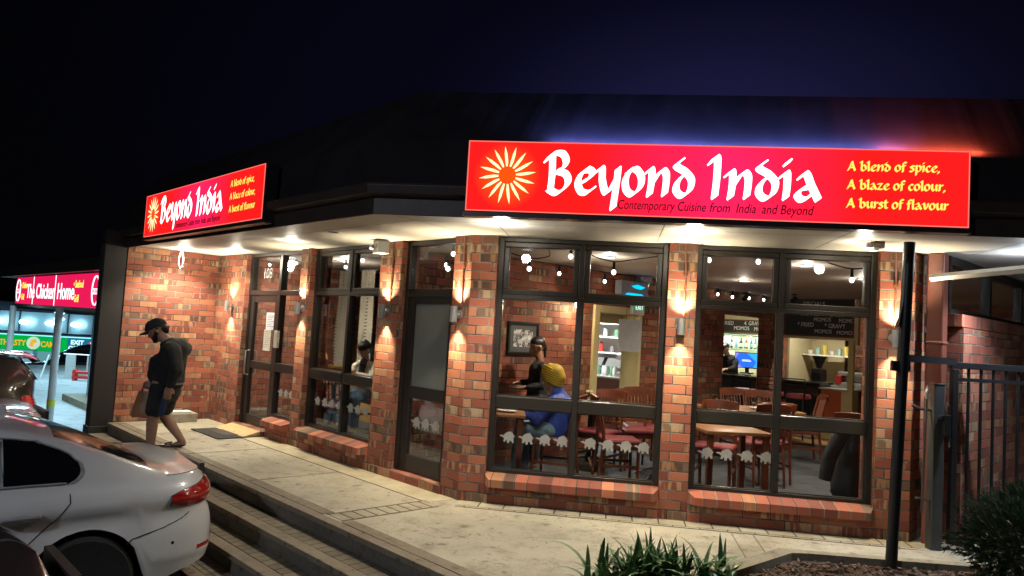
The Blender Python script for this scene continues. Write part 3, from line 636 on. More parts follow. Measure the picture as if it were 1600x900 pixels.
# added blue and red lamps tint the roof to imitate glow above the sign
def area(name, loc, rot, sx, sy, col, en, parent=None, spread=180):
    l_ = bpy.data.lights.new(name, 'AREA'); l_.shape = 'RECTANGLE'; l_.size = sx; l_.size_y = sy; l_.color = col; l_.energy = en; l_.spread = radians(spread)
    o = bpy.data.objects.new(name, l_); COL.objects.link(o); o.location = loc; o.rotation_euler = rot; o.parent = parent; return o
area('added_sign_glow', (1.9, 0.10, 0.56), (radians(180-25), 0, 0), 2.6, 0.08, (0.20, 0.26, 1.0), 105.0, sR)
area('added_sign_glow', (3.35, 0.10, 0.56), (radians(180-25), 0, 0), 0.7, 0.05, (1.0, 0.12, 0.05), 40.0, sR)
# ================================================================== LAMPS
def spot(name, loc, tgt, en, ang, col=(1, 0.86, 0.66), blend=0.8, rad=0.03, parent=None):
    l_ = bpy.data.lights.new(name, 'SPOT'); l_.energy = en; l_.spot_size = radians(ang); l_.spot_blend = blend; l_.color = col; l_.shadow_soft_size = rad
    o = bpy.data.objects.new(name, l_); COL.objects.link(o); o.location = loc
    o.rotation_euler = (Vector(tgt)-Vector(loc)).to_track_quat('-Z', 'Y').to_euler(); o.parent = parent; return o
def point(name, loc, en, col=(1, 0.86, 0.66), rad=0.03, parent=None):
    l_ = bpy.data.lights.new(name, 'POINT'); l_.energy = en; l_.color = col; l_.shadow_soft_size = rad
    o = bpy.data.objects.new(name, l_); COL.objects.link(o); o.location = loc; o.parent = parent; return o
WARM = (1.0, 0.83, 0.55)
E_LAMP = emis('lamp_warm', (1, 0.85, 0.6), 9.0); E_COOL = emis('lamp_cool', (0.85, 0.93, 1.0), 12.0)
def sconce(label, fr, rz, u, z=1.73, on=1.0, v=0.0):
    q = P(fr, u, v, z); s = thing('wall_light', label, 'wall light', q, rz, 'steel up and down wall lights')
    m = M(); m.lathe([(0.030, -0.075), (0.034, -0.075), (0.034, 0.075), (0.030, 0.075), (0.028, 0.06)], (0, -0.075, 0), 20); m.build('cylinder', STEEL, s, smooth=True)
    m = M(); m.lathe([(0.0, 0), (0.042, 0), (0.042, -0.012), (0.014, -0.018), (0.014, -0.045), (0.0, -0.045)], (0, 0, 0), 18, ax='y'); m.build('bracket', STEEL, s, smooth=True)
    m = M(); m.lathe([(0.0, 0.052), (0.027, 0.052), (0.027, 0.056), (0, 0.056)], (0, -0.075, 0), 14); m.lathe([(0.0, -0.056), (0.027, -0.056), (0.027, -0.052), (0, -0.052)], (0, -0.075, 0), 14); m.build('lens', E_LAMP, s)
    spot('up_light', (0, -0.075, 0.08), (0, -0.045, 0.6), 72*on, 115, WARM, 0.9, 0.02, s)
    spot('down_light', (0, -0.075, -0.08), (0, -0.035, -0.6), 82*on, 85, WARM, 0.9, 0.02, s)
    return s
sconce('steel wall light on the brick return beside the entry door', FL, -AL, -5.42)
sconce('steel wall light on the narrow pier right of the entry door', FL, -AL, -3.25)
sconce('steel wall light on the pier left of the frosted door', FL, -AL, -1.35)
sconce('steel wall light on the corner pillar right of the frosted door', FL, -AL, -0.13)
sconce('steel wall light on the pier between the two big street windows', FR, AR, 1.965)
sconce('steel wall light on the end pillar behind the leaning black pole', FR, AR, 3.78)
def downlight(label, fr, u, v, on=1.0, z=HT-0.003, col=WARM, ang=128, name='downlight', r=0.075, group='round downlights in the soffit'):
    q = P(fr, u, v, z); s = thing(name, label, 'ceiling light', q, 0, group)
    m = M(); m.lathe([(r*0.8, 0.0), (r*0.8, -0.007), (r, -0.006), (r*1.06, -0.003), (r*1.06, 0.0)], (0, 0, 0), 24); m.build('trim', WHITE, s, smooth=True)
    m = M(); m.lathe([(0, -0.004), (r*0.8, -0.004)], (0, 0, 0), 20); m.build('lens', E_COOL if on else BLACK, s)
    if on:
        spot('downlight_lamp', (0, 0, -0.03), (0, 0, -1), 135*on, ang, col, 0.6, 0.05, s); point('downlight_glow', (0, 0, -0.10), 12*on, col, 0.05, s)
    return s
SW = (1.0, 0.91, 0.72)
downlight('lit downlight with a loose white cable near the left brick wall', FL, -5.555, -0.705, 1.7, col=SW)
downlight('lit downlight in the soffit over the doormat', FL, -4.72, -0.30, 0.8, col=SW)
downlight('unlit downlight in the left soffit, nearest the white camera box', FL, -1.264, -0.777, 0)
downlight('bright downlight under the left end of the long sign', FL, 0.795, -0.376, 1.25, col=(1, 0.92, 0.76))
downlight('lit downlight over the pier between the big street windows', FL, 2.026, 0.623, 1.0, col=(1, 0.88, 0.66))
downlight('cool bright downlight at the far right end of the soffit', FR, 4.75, -0.35, 1.5, col=(0.75, 0.86, 1))
downlight('lit downlight over the end pillar and the leaning pole', FR, 3.35, -0.55, 0.55, col=(1, 0.88, 0.66))
downlight('lit downlight in the soffit over the wide left window', FL, -2.6, -0.55, 0.55, col=SW)
# loose cable below the first downlight
m = M(); q = P(FL, -5.60, -0.72)
m.tube([(q.x, q.y, 2.49), (q.x-0.03, q.y, 2.40), (q.x-0.035, q.y, 2.30), (q.x-0.01, q.y, 2.22), (q.x+0.02, q.y, 2.24), (q.x+0.03, q.y, 2.35), (q.x+0.005, q.y, 2.49)], 0.005, 6)
tag(m.build('loose_cable', WHITE, smooth=True), 'white cable loop hanging down beside the left downlight', 'cable')
# camera box
q = P(FL, -1.36, -0.13, 2.41); s = thing('camera_box', 'white boxed security camera at the top of the pier left of the frosted door', 'camera', q, -AL-0.25)
m = M(); s.scale = (.72, .72, .72); m.box(-0.13, 0.13, -0.09, 0.08, -0.09, 0.09); m.build('housing', WHITE, s, bevel=0.01)
m = M(); m.box(-0.14, 0.10, -0.10, 0.09, 0.093, 0.105); m.box(-0.02, 0.02, -0.02, 0.02, 0.09, 0.124); m.build('bracket', WHITE, s, bevel=0.003)
m = M(); m.lathe([(0.0, -0.15), (0.035, -0.14), (0.035, -0.05), (0, -0.05)], (-0.10, 0, 0.0), 16, ax='y'); m.build('camera_lens', STEEL, s, smooth=True)
m = M(); m.box(0.02, 0.085, -0.094, -0.09, -0.01, 0.05); m.build('window_label', simple('amber_glass', (0.25, 0.16, 0.07), 0.3), s)
q = P(FR, 3.42, -0.55, HT); s = thing('dome_detector', 'small grey dome sensor under the right end of the long sign', 'sensor', q, AR)
m = M(); m.prism([(-.07,-.05),(.07,-.05),(.085,0),(.07,.06),(-.07,.06),(-.085,0)], -0.055, 0.0); m.build('housing', simple('sensor_grey', (0.25, 0.2, 0.18), 0.5), s, bevel=0.008)
m = M(); m.box(-0.02, 0.02, -0.06, 0.02, -0.075, -0.05); m.build('sensor_eye', WHITE, s)
# ================================================================== GATE, POSTS, PLANTER
q0 = (2.92, 5.53)
s = thing('leaning_pole', 'tall black pole leaning right in front of the end pillar', 'pole', (*q0, -0.05))
m = M(); m.tube([(0, 0, 0.0), (0.075, 0.0, 2.50)], 0.041, 18); m.build('pole', BLACK, s, smooth=True)
m = M(); m.prism([(0.05, 1.9), (0.11, 2.27), (0.07, 2.3), (0.02, 1.88)], -0.02, 0.03, ax='y'); m.prism([(-0.005, 1.85), (0.03, 1.95), (0.06, 2.25), (0.02, 1.9)], -0.025, 0.035, ax='y'); m.build('hinge_plate', BLACK, s)
m = M(); m.box(-0.04, 0.10, -0.02, 0.02, 1.52, 1.60); m.build('rail_clip', BLACK, s, bevel=0.006)
s = thing('gate_post', 'square grey gate post with a latch left of the barred gate', 'post', (3.62, 6.20, 0), 0.02)
m = M(); m.box(-0.045, 0.045, -0.045, 0.045, -0.02, 1.36); m.build('post', GALV, s, bevel=0.006)
m = M(); m.box(-0.048, 0.048, -0.048, 0.048, 1.36, 1.372); m.build('cap', GALV, s, bevel=0.004)
m = M(); m.box(0.01, 0.06, -0.11, -0.05, 0.95, 1.12); m.lathe([(0, -0.02), (0.025, -0.02), (0.025, 0.02), (0, 0.02)], (0.0, -0.08, 1.09), 12, ax='y'); m.tube([(0.06, -0.08, 1.2), (0.07, -0.08, 0.9), (0.06, -0.09, 0.85)], 0.012); m.build('latch', BLACK, s, bevel=0.004)
m = M(); m.tube([(-0.03, 0, 1.14), (-0.13, 0.01, 1.15), (-0.2, 0.02, 1.18)], 0.012); m.build('stay', GALV, s, smooth=True)
s = thing('spear_rod', 'thin steel rod with a spear tip between downpipe and gate post', 'rod', (3.50, 6.17, 0), 0)
m = M(); m.tube([(0.0, 0, 0.3), (0.02, 0, 1.24)], 0.009); m.build('rod', GALV, s, smooth=True)
m = M(); m.lathe([(0.01, 1.24), (0.022, 1.27), (0.018, 1.30), (0, 1.36)], (0.022, 0, 0), 10); m.build('spear_tip', STEEL, s, smooth=True)
m = M(); m.tube([(-0.05, 0, 0.42), (0.1, 0.02, 0.39)], 0.009); m.build('lower_stay', GALV, s)
s = thing('barred_gate', 'black metal gate of upright bars at the right end', 'gate', (3.74, 6.20, 0), 0.04)
m = M(); m.box(-0.02, 3.2, -0.022, 0.022, 1.505, 1.56); m.build('top_rail', BLACK, s, bevel=0.004)
m = M(); m.box(0.02, 3.2, -0.012, 0.012, 1.40, 1.43); m.build('second_rail', BLACK, s)
m = M(); m.box(0.0, 0.05, -0.025, 0.025, 0.05, 1.50); m.build('stile', BLACK, s, bevel=0.004)
m = M(); m.box(0.0, 3.2, -0.02, 0.02, 0.06, 0.11); m.build('bottom_rail', BLACK, s)
for k in range(24):
    m = M(); x = 0.15+0.108*k; m.tube([(x, 0, 0.1), (x, 0, 1.51)], 0.013, 8); m.build('bar', BLACK, s, smooth=True)
a = Vector((2.99, 5.52, 1.545)); b_ = Vector((3.74, 6.17, 1.535))
m = M(); d = b_-a; n = Vector((-d.y, d.x, 0)).normalized()*0.02
for sgn in (0,):
    A = [a-n, b_-n, b_+n, a+n]; hh = Vector((0, 0, 0.055))
    ids = [m.p(x) for x in A]+[m.p(x+hh) for x in A]
    for f in ((0,1,5,4),(1,2,6,5),(2,3,7,6),(3,0,4,7),(4,5,6,7),(3,2,1,0)): m.fi([ids[i] for i in f])
tag(m.build('header_rail', BLACK), 'black rail from the leaning pole across to the barred gate', 'rail')
# awning bar and roller by the side window
s = thing('folding_awning', 'folded awning with a long cream arm and steel roller on the side wall', 'awning', P(FL, 3.08, 2.75, 0), -AL+pi/2)
m = M(); m.tube([(-0.05, 0.05, 1.73), (3.1, 0.05, 1.78)], 0.028, 12); m.tube([(-0.05, 0.10, 1.70), (3.1, 0.10, 1.745)], 0.012, 8); m.build('roller', STEEL, s, smooth=True)
m = M(); m.box(-0.05, 3.2, -0.04, 0.07, 1.80, 1.86); m.build('awning_hood', simple('awning_grey', (0.25, 0.25, 0.26), 0.4, .5), s, bevel=0.01)
m = M(); m.box(3.05, 3.15, 0.0, 0.14, 1.66, 1.86); m.build('end_bracket', STEEL, s, bevel=0.01)
a = P(FL, 3.10, 2.70, 2.27); 
tmp = M(); p0 = Vector((3.60, 6.30, 2.27)); p1 = Vector((4.35, 5.45, 2.37))
tmp.tube([p0, p1], 0.032, 4); tag(tmp.build('white_beam', WHITE), 'white timber beam running out above the barred gate', 'beam')
tmp = M(); tmp.tube([(5.35, 8.35, 0), (5.38, 8.35, 2.5)], 0.02, 8); tag(tmp.build('steel_pole', STEEL, smooth=True), 'thin steel pole standing at the far end of the side wall', 'pole')
# planter
pl = thing('garden_bed', 'concrete edged garden bed with bark mulch in the lower right', 'planter', (2.2, 5.2, 0))
def world_local(pts, o): return [(x-o[0], y-o[1]) for x, y in pts]
outer = [(1.35, 5.02), (2.17, 5.74), (2.33, 5.72), (3.75, 5.62), (3.75, 3.0), (0.9, 3.0), (0.9, 4.6)]
innr = [(1.50, 4.98), (2.22, 5.62), (2.36, 5.63), (3.66, 5.53), (3.66, 3.08), (1.0, 3.08), (1.0, 4.6)]
m = M(); n = len(outer)
O_ = world_local(outer, (2.2, 5.2)); I_ = world_local(innr, (2.2, 5.2))
for i in range(n):
    j = (i+1) % n
    m.face([(*O_[i], .06), (*O_[j], .06), (*I_[j], .06), (*I_[i], .06)]); m.face([(*O_[i], -.05), (*O_[j], -.05), (*O_[j], .06), (*O_[i], .06)]); m.face([(*I_[i], -.1), (*I_[j], -.1), (*I_[j], .06), (*I_[i], .06)])
m.build('kerb', CONCP, pl, bevel=0.006)
m = M(); m.prism(I_, -0.1, 0.006); m.build('soil', simple('soil', (0.03, 0.02, 0.013), 0.95, 0, 0.4, 10, 0.5), pl)
rng = random.Random(3); m = M()
for k in range(3600):
    x = rng.uniform(-1.2, 1.5); y = rng.uniform(-0.9, 0.46)
    if y > -0.27+(x+0.70)*0.889 or y > 0.38-0.045*x or x > 1.43: continue
    s_ = rng.uniform(0.012, 0.035); a = rng.uniform(0, pi); m.T = Matrix.Translation((x, y, 0.012+rng.random()*0.012)) @ Matrix.Rotation(a, 4, 'Z') @ Matrix.Rotation(rng.uniform(-.6, .6), 4, 'X') @ Matrix.Rotation(rng.uniform(-.4, .4), 4, 'Y')
    m.box(-s_, s_, -s_*0.35, s_*0.35, -0.003, 0.003, m=k % 3)
m.T = Matrix.Identity(4)
o = m.build('bark_mulch', [simple('bark_a', (0.085, 0.042, 0.024), 0.85), simple('bark_b', (0.08, 0.04, 0.025), 0.85), simple('bark_c', (0.11, 0.07, 0.045), 0.85)], pl); o['kind'] = 'stuff'
LEAF = simple('strap_leaf', (0.045, 0.115, 0.028), 0.35, 0, 0.35, 6)
def agapanthus(label, x, y, n, seed, hmax=0.42, sp=.07):
    s = thing('strappy_plant', label, 'plant', (x, y, 0), 0, 'strap leaved plants in the garden bed'); rg = random.Random(seed); m = M()
    for k in range(n):
        a = rg.uniform(0, 2*pi); L_ = rg.uniform(0.3, 0.62)*hmax/0.42; lean = rg.uniform(0.25, 1.35); w = rg.uniform(0.012, 0.022); ox, oy = rg.gauss(0, sp), rg.gauss(0, .05)
        pr = []
        for i in range(8):
            t = i/7; r = lean*L_*(t**1.5)*0.75; z = L_*(t*0.98-0.5*lean*t**2.6)
            c = Vector((ox+cos(a)*r, oy+sin(a)*r, z)); ww = w*(1-t**3)*(0.6+0.4*min(1, t*5)); pe = Vector((-sin(a), cos(a), 0))*ww
            pr.append((c-pe, c+Vector((0, 0, -ww*0.35)), c+pe))
        m.grid(pr)
    m.build('leaves', LEAF, s, smooth=True)
    m = M(); m.lathe([(0.05, -0.02), (0.035, 0.04), (0, 0.06)], (0, 0, 0), 10); m.build('stem', LEAF, s); return s
agapanthus('large strappy green clump at the bottom centre, widest of the three', 1.03, 4.80, 230, 5, 0.31, .15)
agapanthus('sparse strappy clump just right of the large one', 1.42, 4.84, 26, 8, 0.30)
agapanthus('small strappy tuft left of the large clump', 0.70, 4.72, 34, 11, 0.25)
# conifer bush
s = thing('conifer_bush', 'dark feathery green bush in the lower right corner', 'bush', (3.66, 5.05, 0.0)); rg = random.Random(9)
m = M()
for k in range(14):
    a = rg.uniform(0, 2*pi); m.tube([(0, 0, 0), (cos(a)*0.15, sin(a)*0.15, 0.2), (cos(a)*0.42, sin(a)*0.38, 0.25+rg.random()*0.4)], [0.02, 0.012, 0.005], 5)
m.build('branches', simple('twig', (0.07, 0.045, 0.03), 0.9), s)
m = M()
for k in range(5200):
    v = Vector((rg.gauss(0, 1), rg.gauss(0, 1), rg.gauss(0, 1))).normalized()
    nz = noise.noise(v*2.3)*0.22+noise.noise(v*6)*0.10
    rr = (0.78+nz)*(rg.random()**0.28)
    c = Vector((v.x*0.60*rr, v.y*0.55*rr, 0.38+v.z*0.43*rr))
    if c.z < 0.02: c.z = rg.uniform(0.02, 0.15)
    d = (v+Vector((rg.gauss(0, .35), rg.gauss(0, .35), rg.gauss(0.25, .35)))).normalized(); L_ = rg.uniform(0.03, 0.085); sd = d.cross(Vector((rg.random(), rg.random(), rg.random()))).normalized()*L_*0.11
    mi = k % 3
    tip = c+d*L_
    m.face([c-sd, c+sd, tip+sd*0.2, tip-sd*0.2], m=mi)
    for q_ in (-1, 1):
        b2 = c+d*L_*0.4; t2 = b2+(d+sd.normalized()*q_*0.8).normalized()*L_*0.55; s2 = sd*0.7
        m.face([b2-s2, b2+s2, t2], m=mi)
m.build('foliage', [simple('needle_a', (0.018, 0.04, 0.015), 0.6), simple('needle_b', (0.03, 0.065, 0.022), 0.6), simple('needle_c', (0.01, 0.022, 0.01), 0.6)], s)
# doormat, block, tile wedge
s = tag(None or thing('doormat', 'dark rubber doormat on the path before the entry door', 'mat', P(FL, -4.52, -0.32, 0.0), -AL), None)
m = M(); m.box(-0.46, 0.46, -0.30, 0.30, 0.001, 0.014); m.build('mat_base', RUBBER, s, bevel=0.004)
m = M(); m.box(-0.27, 0.27, -0.14, 0.14, 0.0145, 0.017); m.build('mat_inset', simple('mat_inset', (0.05, 0.04, 0.035), 0.9, 0, .4, 30, .4), s)
s = thing('concrete_block', 'pale concrete block lying against the left brick wall', 'block', P(FL, -5.78, -0.55, 0.0), -AL)
m = M(); m.box(-0.11, 0.10, -0.30, 0.28, 0.0, 0.13); m.build('block', CONC, s, bevel=0.01)
m = M(); m.box(-0.09, 0.06, -0.26, 0.2, 0.1305, 0.16); m.build('block_cap', WHITE, s, bevel=0.01)
s = thing('doorway_ramp', 'tan stone wedge ramp at the foot of the entry door', 'ramp', P(FL, -4.55, -0.02, 0.0), -AL)
m = M(); m.prism([(-0.30, 0.004), (0.0, 0.075), (0.0, 0.0)], -0.46, 0.46, ax='x'); m.build('wedge', concrete('tan_stone', (0.5, 0.33, 0.16), (0.6, 0.42, 0.22), (0.3, 0.2, 0.1), 3), s)

# fallen leaves and grit on the path
rg = random.Random(31); m = M()
for k in range(230):
    u, v = rg.uniform(-5.6, 4.5), rg.choice([rg.uniform(-1.25, -.1), rg.gauss(-.12, .08)])
    if rg.random() < .25: v = -1.38-.28*rg.randrange(1, 3)+.2+rg.uniform(-.1, .05); z = -.14 if v > -1.66 else -.28
    else: z = .006
    if v > -.02: v = -.05
    q = P(FL, u, v, z); s_ = rg.uniform(.004, .016)
    if u > 0: q = P(FR, u*.9, rg.uniform(-1.5, -.15), .006)
    m.T = Matrix.Translation(q) @ Matrix.Rotation(rg.uniform(0, 6), 4, 'Z') @ Matrix.Rotation(rg.uniform(-.3, .3), 4, 'X'); m.face([(-s_, 0, 0), (0, -s_*.45, .001), (s_*1.2, 0, .002), (0, s_*.5, .001)])
m.T = Matrix.Identity(4); tag(m.build('leaf_litter', simple('dry_leaf', (.07, .05, .03), .9)), 'scattered dry leaf bits and grit on the pale path', 'leaf litter', kind='stuff')
# ================================================================== INTERIOR
FZ = 0.021
ORD = 'first second third fourth fifth sixth seventh eighth ninth tenth eleventh twelfth thirteenth fourteenth fifteenth sixteenth seventeenth eighteenth nineteenth twentieth twenty-first twenty-second twenty-third twenty-fourth twenty-fifth twenty-sixth'.split()
FOLD = bpy.data.textures.new('cloth_folds', 'CLOUDS'); FOLD.noise_scale = .085; FOLD.noise_depth = 2; FOLD.noise_type = 'HARD_NOISE'
def blob(name, caps, mat, parent, vox=0.012, smooth_it=4):
    """one continuous body grown round tapered limbs: (p0, r0, p1, r1[, flatten axis vector, factor])"""
    m = M()
    for c in caps:
        p0, r0, p1, r1 = Vector(c[0]), c[1], Vector(c[2]), c[3]
        ax = c[4] if len(c) > 4 else None
        d = p1-p0; L_ = d.length
        dn = d.normalized() if L_ > 1e-5 else Vector((0, 0, 1))
        h = Vector((1, 0, 0)) if abs(dn.x) < 0.8 else Vector((0, 1, 0)); e1 = dn.cross(h).normalized(); e2 = dn.cross(e1)
        rings = []; n = 16
        for k in range(7): t = -pi/2+pi/2*k/6; rings.append((p0+dn*sin(t)*r0, cos(t)*r0))
        for k in range(7): t = pi/2*k/6; rings.append((p1+dn*sin(t)*r1, cos(t)*r1))
        G = []
        for cpt, r in rings:
            row = []
            for k in range(n):
                off = (e1*cos(2*pi*k/n)+e2*sin(2*pi*k/n))*max(r, 1e-4)
                q_ = cpt+off
                if ax:
                    a_ = Vector(ax[0]).normalized(); mid = p0+dn*((q_-p0).dot(dn)) ; rel = q_-mid; q_ = q_ - a_*(rel.dot(a_))*(1-ax[1])
                row.append(q_)
            G.append(row)
        ids = [[m.p(q_) for q_ in row] for row in G]
        for i in range(len(ids)-1):
            for k in range(n): m.fi([ids[i][k], ids[i][(k+1) % n], ids[i+1][(k+1) % n], ids[i+1][k]])
        m.fi(ids[0][::-1]); m.fi(ids[-1])
    o = m.build(name, mat, parent)
    r = o.modifiers.new('remesh', 'REMESH'); r.mode = 'VOXEL'; r.voxel_size = vox; r.use_smooth_shade = True
    s_ = o.modifiers.new('smooth', 'SMOOTH'); s_.factor = 0.5; s_.iterations = smooth_it
    if name not in ('body', 'hair', 'beard', 'cap', 'beanie', 'turban'):
        d_ = o.modifiers.new('folds', 'DISPLACE'); d_.texture = FOLD; d_.strength = .016; d_.mid_level = .35; d_.texture_coords = 'LOCAL'
    return o
SKIN = simple('skin', (0.28, 0.14, 0.085), 0.5, 0, 0.08, 10); SKINL = simple('skin_light', (0.42, 0.24, 0.16), 0.5, 0, 0.08, 10)
HAIR = simple('black_hair', (0.012, 0.009, 0.008), 0.4, 0, 0.3, 30); BLKC = simple('black_cloth', (0.014, 0.014, 0.016), 0.85, 0, 0.3, 12, 0.3, bsc=120)
def head(c, yaw, pitch, s=1.0):
    """caps for a head looking along yaw (radians, world/local xy) pitched down, plus face features"""
    f = Vector((cos(yaw)*cos(pitch), sin(yaw)*cos(pitch), -sin(pitch))); l = Vector((-sin(yaw), cos(yaw), 0)); u = f.cross(l)*1.0
    c = Vector(c)
    def q(a, b, d): return tuple(c+(f*a+l*b+u*d)*s)
    caps = [(q(-.025, 0, .035), .082*s, q(.012, 0, .035), .078*s), (q(.02, 0, -.02), .066*s, q(.035, 0, -.075), .043*s), (q(.055, 0, -.085), .024*s, q(.06, 0, -.088), .02*s),
            (q(.088, 0, .012), .009*s, q(.106, 0, -.022), .014*s), (q(.082, 0, -.052), .016*s, q(.085, 0, -.06), .014*s), (q(.074, .03, .03), .014*s, q(.074, -.03, .03), .014*s),
            (q(-.01, .082, .01), .016*s, q(-.012, .08, -.025), .010*s), (q(-.01, -.082, .01), .016*s, q(-.012, -.08, -.025), .010*s)]
    return caps, q
def hand(wrist, d, palm_n, s=1.0, curl=0.5):
    """palm, four bent fingers of different length and a thumb, pointing along d with palm facing palm_n"""
    w = Vector(wrist); d = Vector(d).normalized(); n_ = Vector(palm_n).normalized(); a = d.cross(n_).normalized(); caps = []
    caps.append((w, .026*s, w+d*.035*s, .028*s, (n_, .55))); caps.append((w+d*.03*s+a*.014*s, .024*s, w+d*.075*s+a*.018*s, .022*s, (n_, .5))); caps.append((w+d*.03*s-a*.014*s, .024*s, w+d*.075*s-a*.018*s, .022*s, (n_, .5)))
    for i, (o_, L_) in enumerate(((.030, .062), (.011, .072), (-.010, .068), (-.029, .052))):
        b = w+d*.082*s+a*o_*s; m1 = b+(d*cos(curl*.6)+n_*sin(curl*.6))*L_*.5*s; m2 = m1+(d*cos(curl*1.6)+n_*sin(curl*1.6))*L_*.5*s
        caps.append((b, .0098*s, m1, .009*s)); caps.append((m1, .009*s, m2, .0078*s))
    t0 = w+d*.02*s+a*.03*s; t1 = t0+(d*.7+a*.55+n_*.35).normalized()*.038*s; t2 = t1+(d*.9+a*.1+n_*.4).normalized()*.03*s
    caps.append((t0, .014*s, t1, .0115*s)); caps.append((t1, .0115*s, t2, .009*s)); return caps
def eyes_brows(q, parent, glasses=False):
    m = M()
    for sy in (-1, 1): m.sphere(q(.083, sy*.03, .014), .009, 8); 
    m.build('eyes', simple('eye_dark', (0.03, 0.02, 0.02), 0.2), parent, smooth=True)
# ---- slat back dining chair
def make_chair(label, loc, rz):
    s = thing('dining_chair', label, 'chair', loc, rz, 'slat backed timber dining chairs')
    for sy in (-1, 1):
        m = M(); m.tube([(0.19, sy*0.19, 0), (0.185, sy*0.19, 0.43)], [0.016, 0.02], 4); m.build('leg', WOODR, s)
        m = M(); m.tube([(-0.24, sy*0.185, 0), (-0.19, sy*0.185, 0.43), (-0.205, sy*0.185, 0.62), (-0.27, sy*0.185, 0.90)], [0.016, 0.021, 0.019, 0.016], 4); m.build('leg', WOODR, s)
        m = M(); m.box(-0.2, 0.18, sy*0.19-0.008, sy*0.19+0.008, 0.19, 0.22); m.build('stretcher', WOODR, s)
    m = M(); m.box(-0.19, 0.20, -0.205, 0.205, 0.385, 0.435); m.build('seat_frame', WOODR, s, bevel=0.006)
    m = M(); m.box(-0.19, 0.215, -0.215, 0.215, 0.436, 0.485); m.build('seat_pad', MAROON, s, bevel=0.02)
    m = M(); G = []
    for i in range(9):
        t = -1+2*i/8; x = -0.275+0.035*(t*t-1)*-1*-1; G.append([(x+0.012, t*0.205, 0.845), (x-0.002, t*0.205, 0.93+0.018*(1-t*t)), (x-0.024, t*0.205, 0.925+0.018*(1-t*t)), (x-0.010, t*0.205, 0.84), (x+0.012, t*0.205, 0.845)])
    m.grid(G); m.box(-0.215, -0.195, -0.17, 0.17, 0.54, 0.575); m.build('top_rail', WOODR, s, bevel=0.003)
    m = M()
    for k in range(7):
        y = -0.135+0.045*k; m.tube([(-0.207, y, 0.57), (-0.245, y, 0.72), (-0.285, y, 0.86)], 0.0095, 4)
    m.build('back_slats', WOODR, s); return s
def make_table(label, loc, rz, sx=0.7, sy=0.7, pedestal=True):
    s = thing('dining_table', label, 'table', loc, rz, 'timber topped dining tables')
    m = M(); m.box(-sx/2, sx/2, -sy/2, sy/2, 0.715, 0.745); m.build('table_top', WOODT, s, bevel=0.006)
    if pedestal:
        m = M(); m.tube([(0, 0, 0.05), (0, 0, 0.715)], 0.032, 12); m.build('column', BLACK, s, smooth=True)
        m = M()
        for k in range(4):
            a = pi/4+pi/2*k; m.tube([(0, 0, 0.11), (cos(a)*0.12, sin(a)*0.12, 0.10), (cos(a)*0.25, sin(a)*0.25, 0.05), (cos(a)*0.33, sin(a)*0.33, 0.018)], [0.02, 0.018, 0.016, 0.014], 8)
        m.build('foot', CHROME, s, smooth=True)
    else:
        for x in (-1, 1):
            for y in (-1, 1):
                m = M(); m.box(x*(sx/2-.05)-.025, x*(sx/2-.05)+.025, y*(sy/2-.05)-.025, y*(sy/2-.05)+.025, 0, .715); m.build('leg', WOODR, s)
    return s
def fl(u, v, z=FZ): return P(FL, u, v, z)
t1 = make_table('table in front of the man in the yellow turban', (-0.10, 7.72, FZ), 0.02, 0.62, 0.66, False)
t2 = make_table('table behind the chair with the bright seat in the first big window', (1.92, 8.05, FZ), 0.1, 0.65, 0.65)
t3 = make_table('table with one corner at the near left of the second big window', (2.05, 7.62, FZ), 0.12, 0.66, 0.62, False)
t2.location = (1.80, 8.42, FZ)
t3.location = (2.22, 7.35, FZ); 
t4 = make_table('table laid with wine glasses in the middle of the second window', (3.20, 9.80, FZ), 0.2, 1.3, 0.7)
t5 = make_table('small table by the woman in the left room', fl(-3.80, 0.85), -AL, 0.6, 0.6)
t6 = make_table('table with glasses standing along the brick partition', (1.05, 9.05, FZ), 0.8, 0.65, 0.65)
CHS = []
for lb, x, y, a in [
 ('chair holding the man in the yellow turban', 0.56, 8.06, pi*0.90),
 ('chair with its lit maroon seat side on, right in the first big window', 1.26, 8.12, 0.05),
 ('chair behind the side on chair, backing the doorway', 1.12, 8.72, -2.2),
 ('chair pushed under the table before the kitchen door', 1.62, 9.05, -1.4),
 ('chair back right of the kitchen doorway, against the partition', 1.75, 9.45, -1.6),
 ('chair at the near left corner of the second big window', 2.30, 8.05, -2.0),
 ('chair with a red seat above the chrome table foot', 2.95, 8.52, 1.75),
 ('leftmost chair back at the glass covered table', 2.50, 9.75, 0.2),
 ('chair back nearest the bartender, behind the laid table', 3.35, 10.45, -1.3),
 ('chair back in the middle of the laid table, nearest the window', 3.12, 8.75, 1.65),
 ('lone chair left of the open carpet, before the black counter', 4.20, 10.45, 3.0),
 ('chair behind the laid table against the black counter', 3.62, 10.25, -1.5)]:
    make_chair(lb, (x, y, FZ), a)
make_chair('chair under the dark jacket at the right edge of the second window', (3.80, 7.85, FZ), 0.9)
for lb, u, v, a in [('chair left of the woman in the left room', -4.75, 1.15, 0.2-AL), ('chair at the woman\'s table nearest the window', -3.3, 0.55, pi*0.75-AL), ('chair the woman in the left room sits on', -4.02, 1.72, -pi/2-AL)]: make_chair(lb, tuple(fl(u, v)), a)
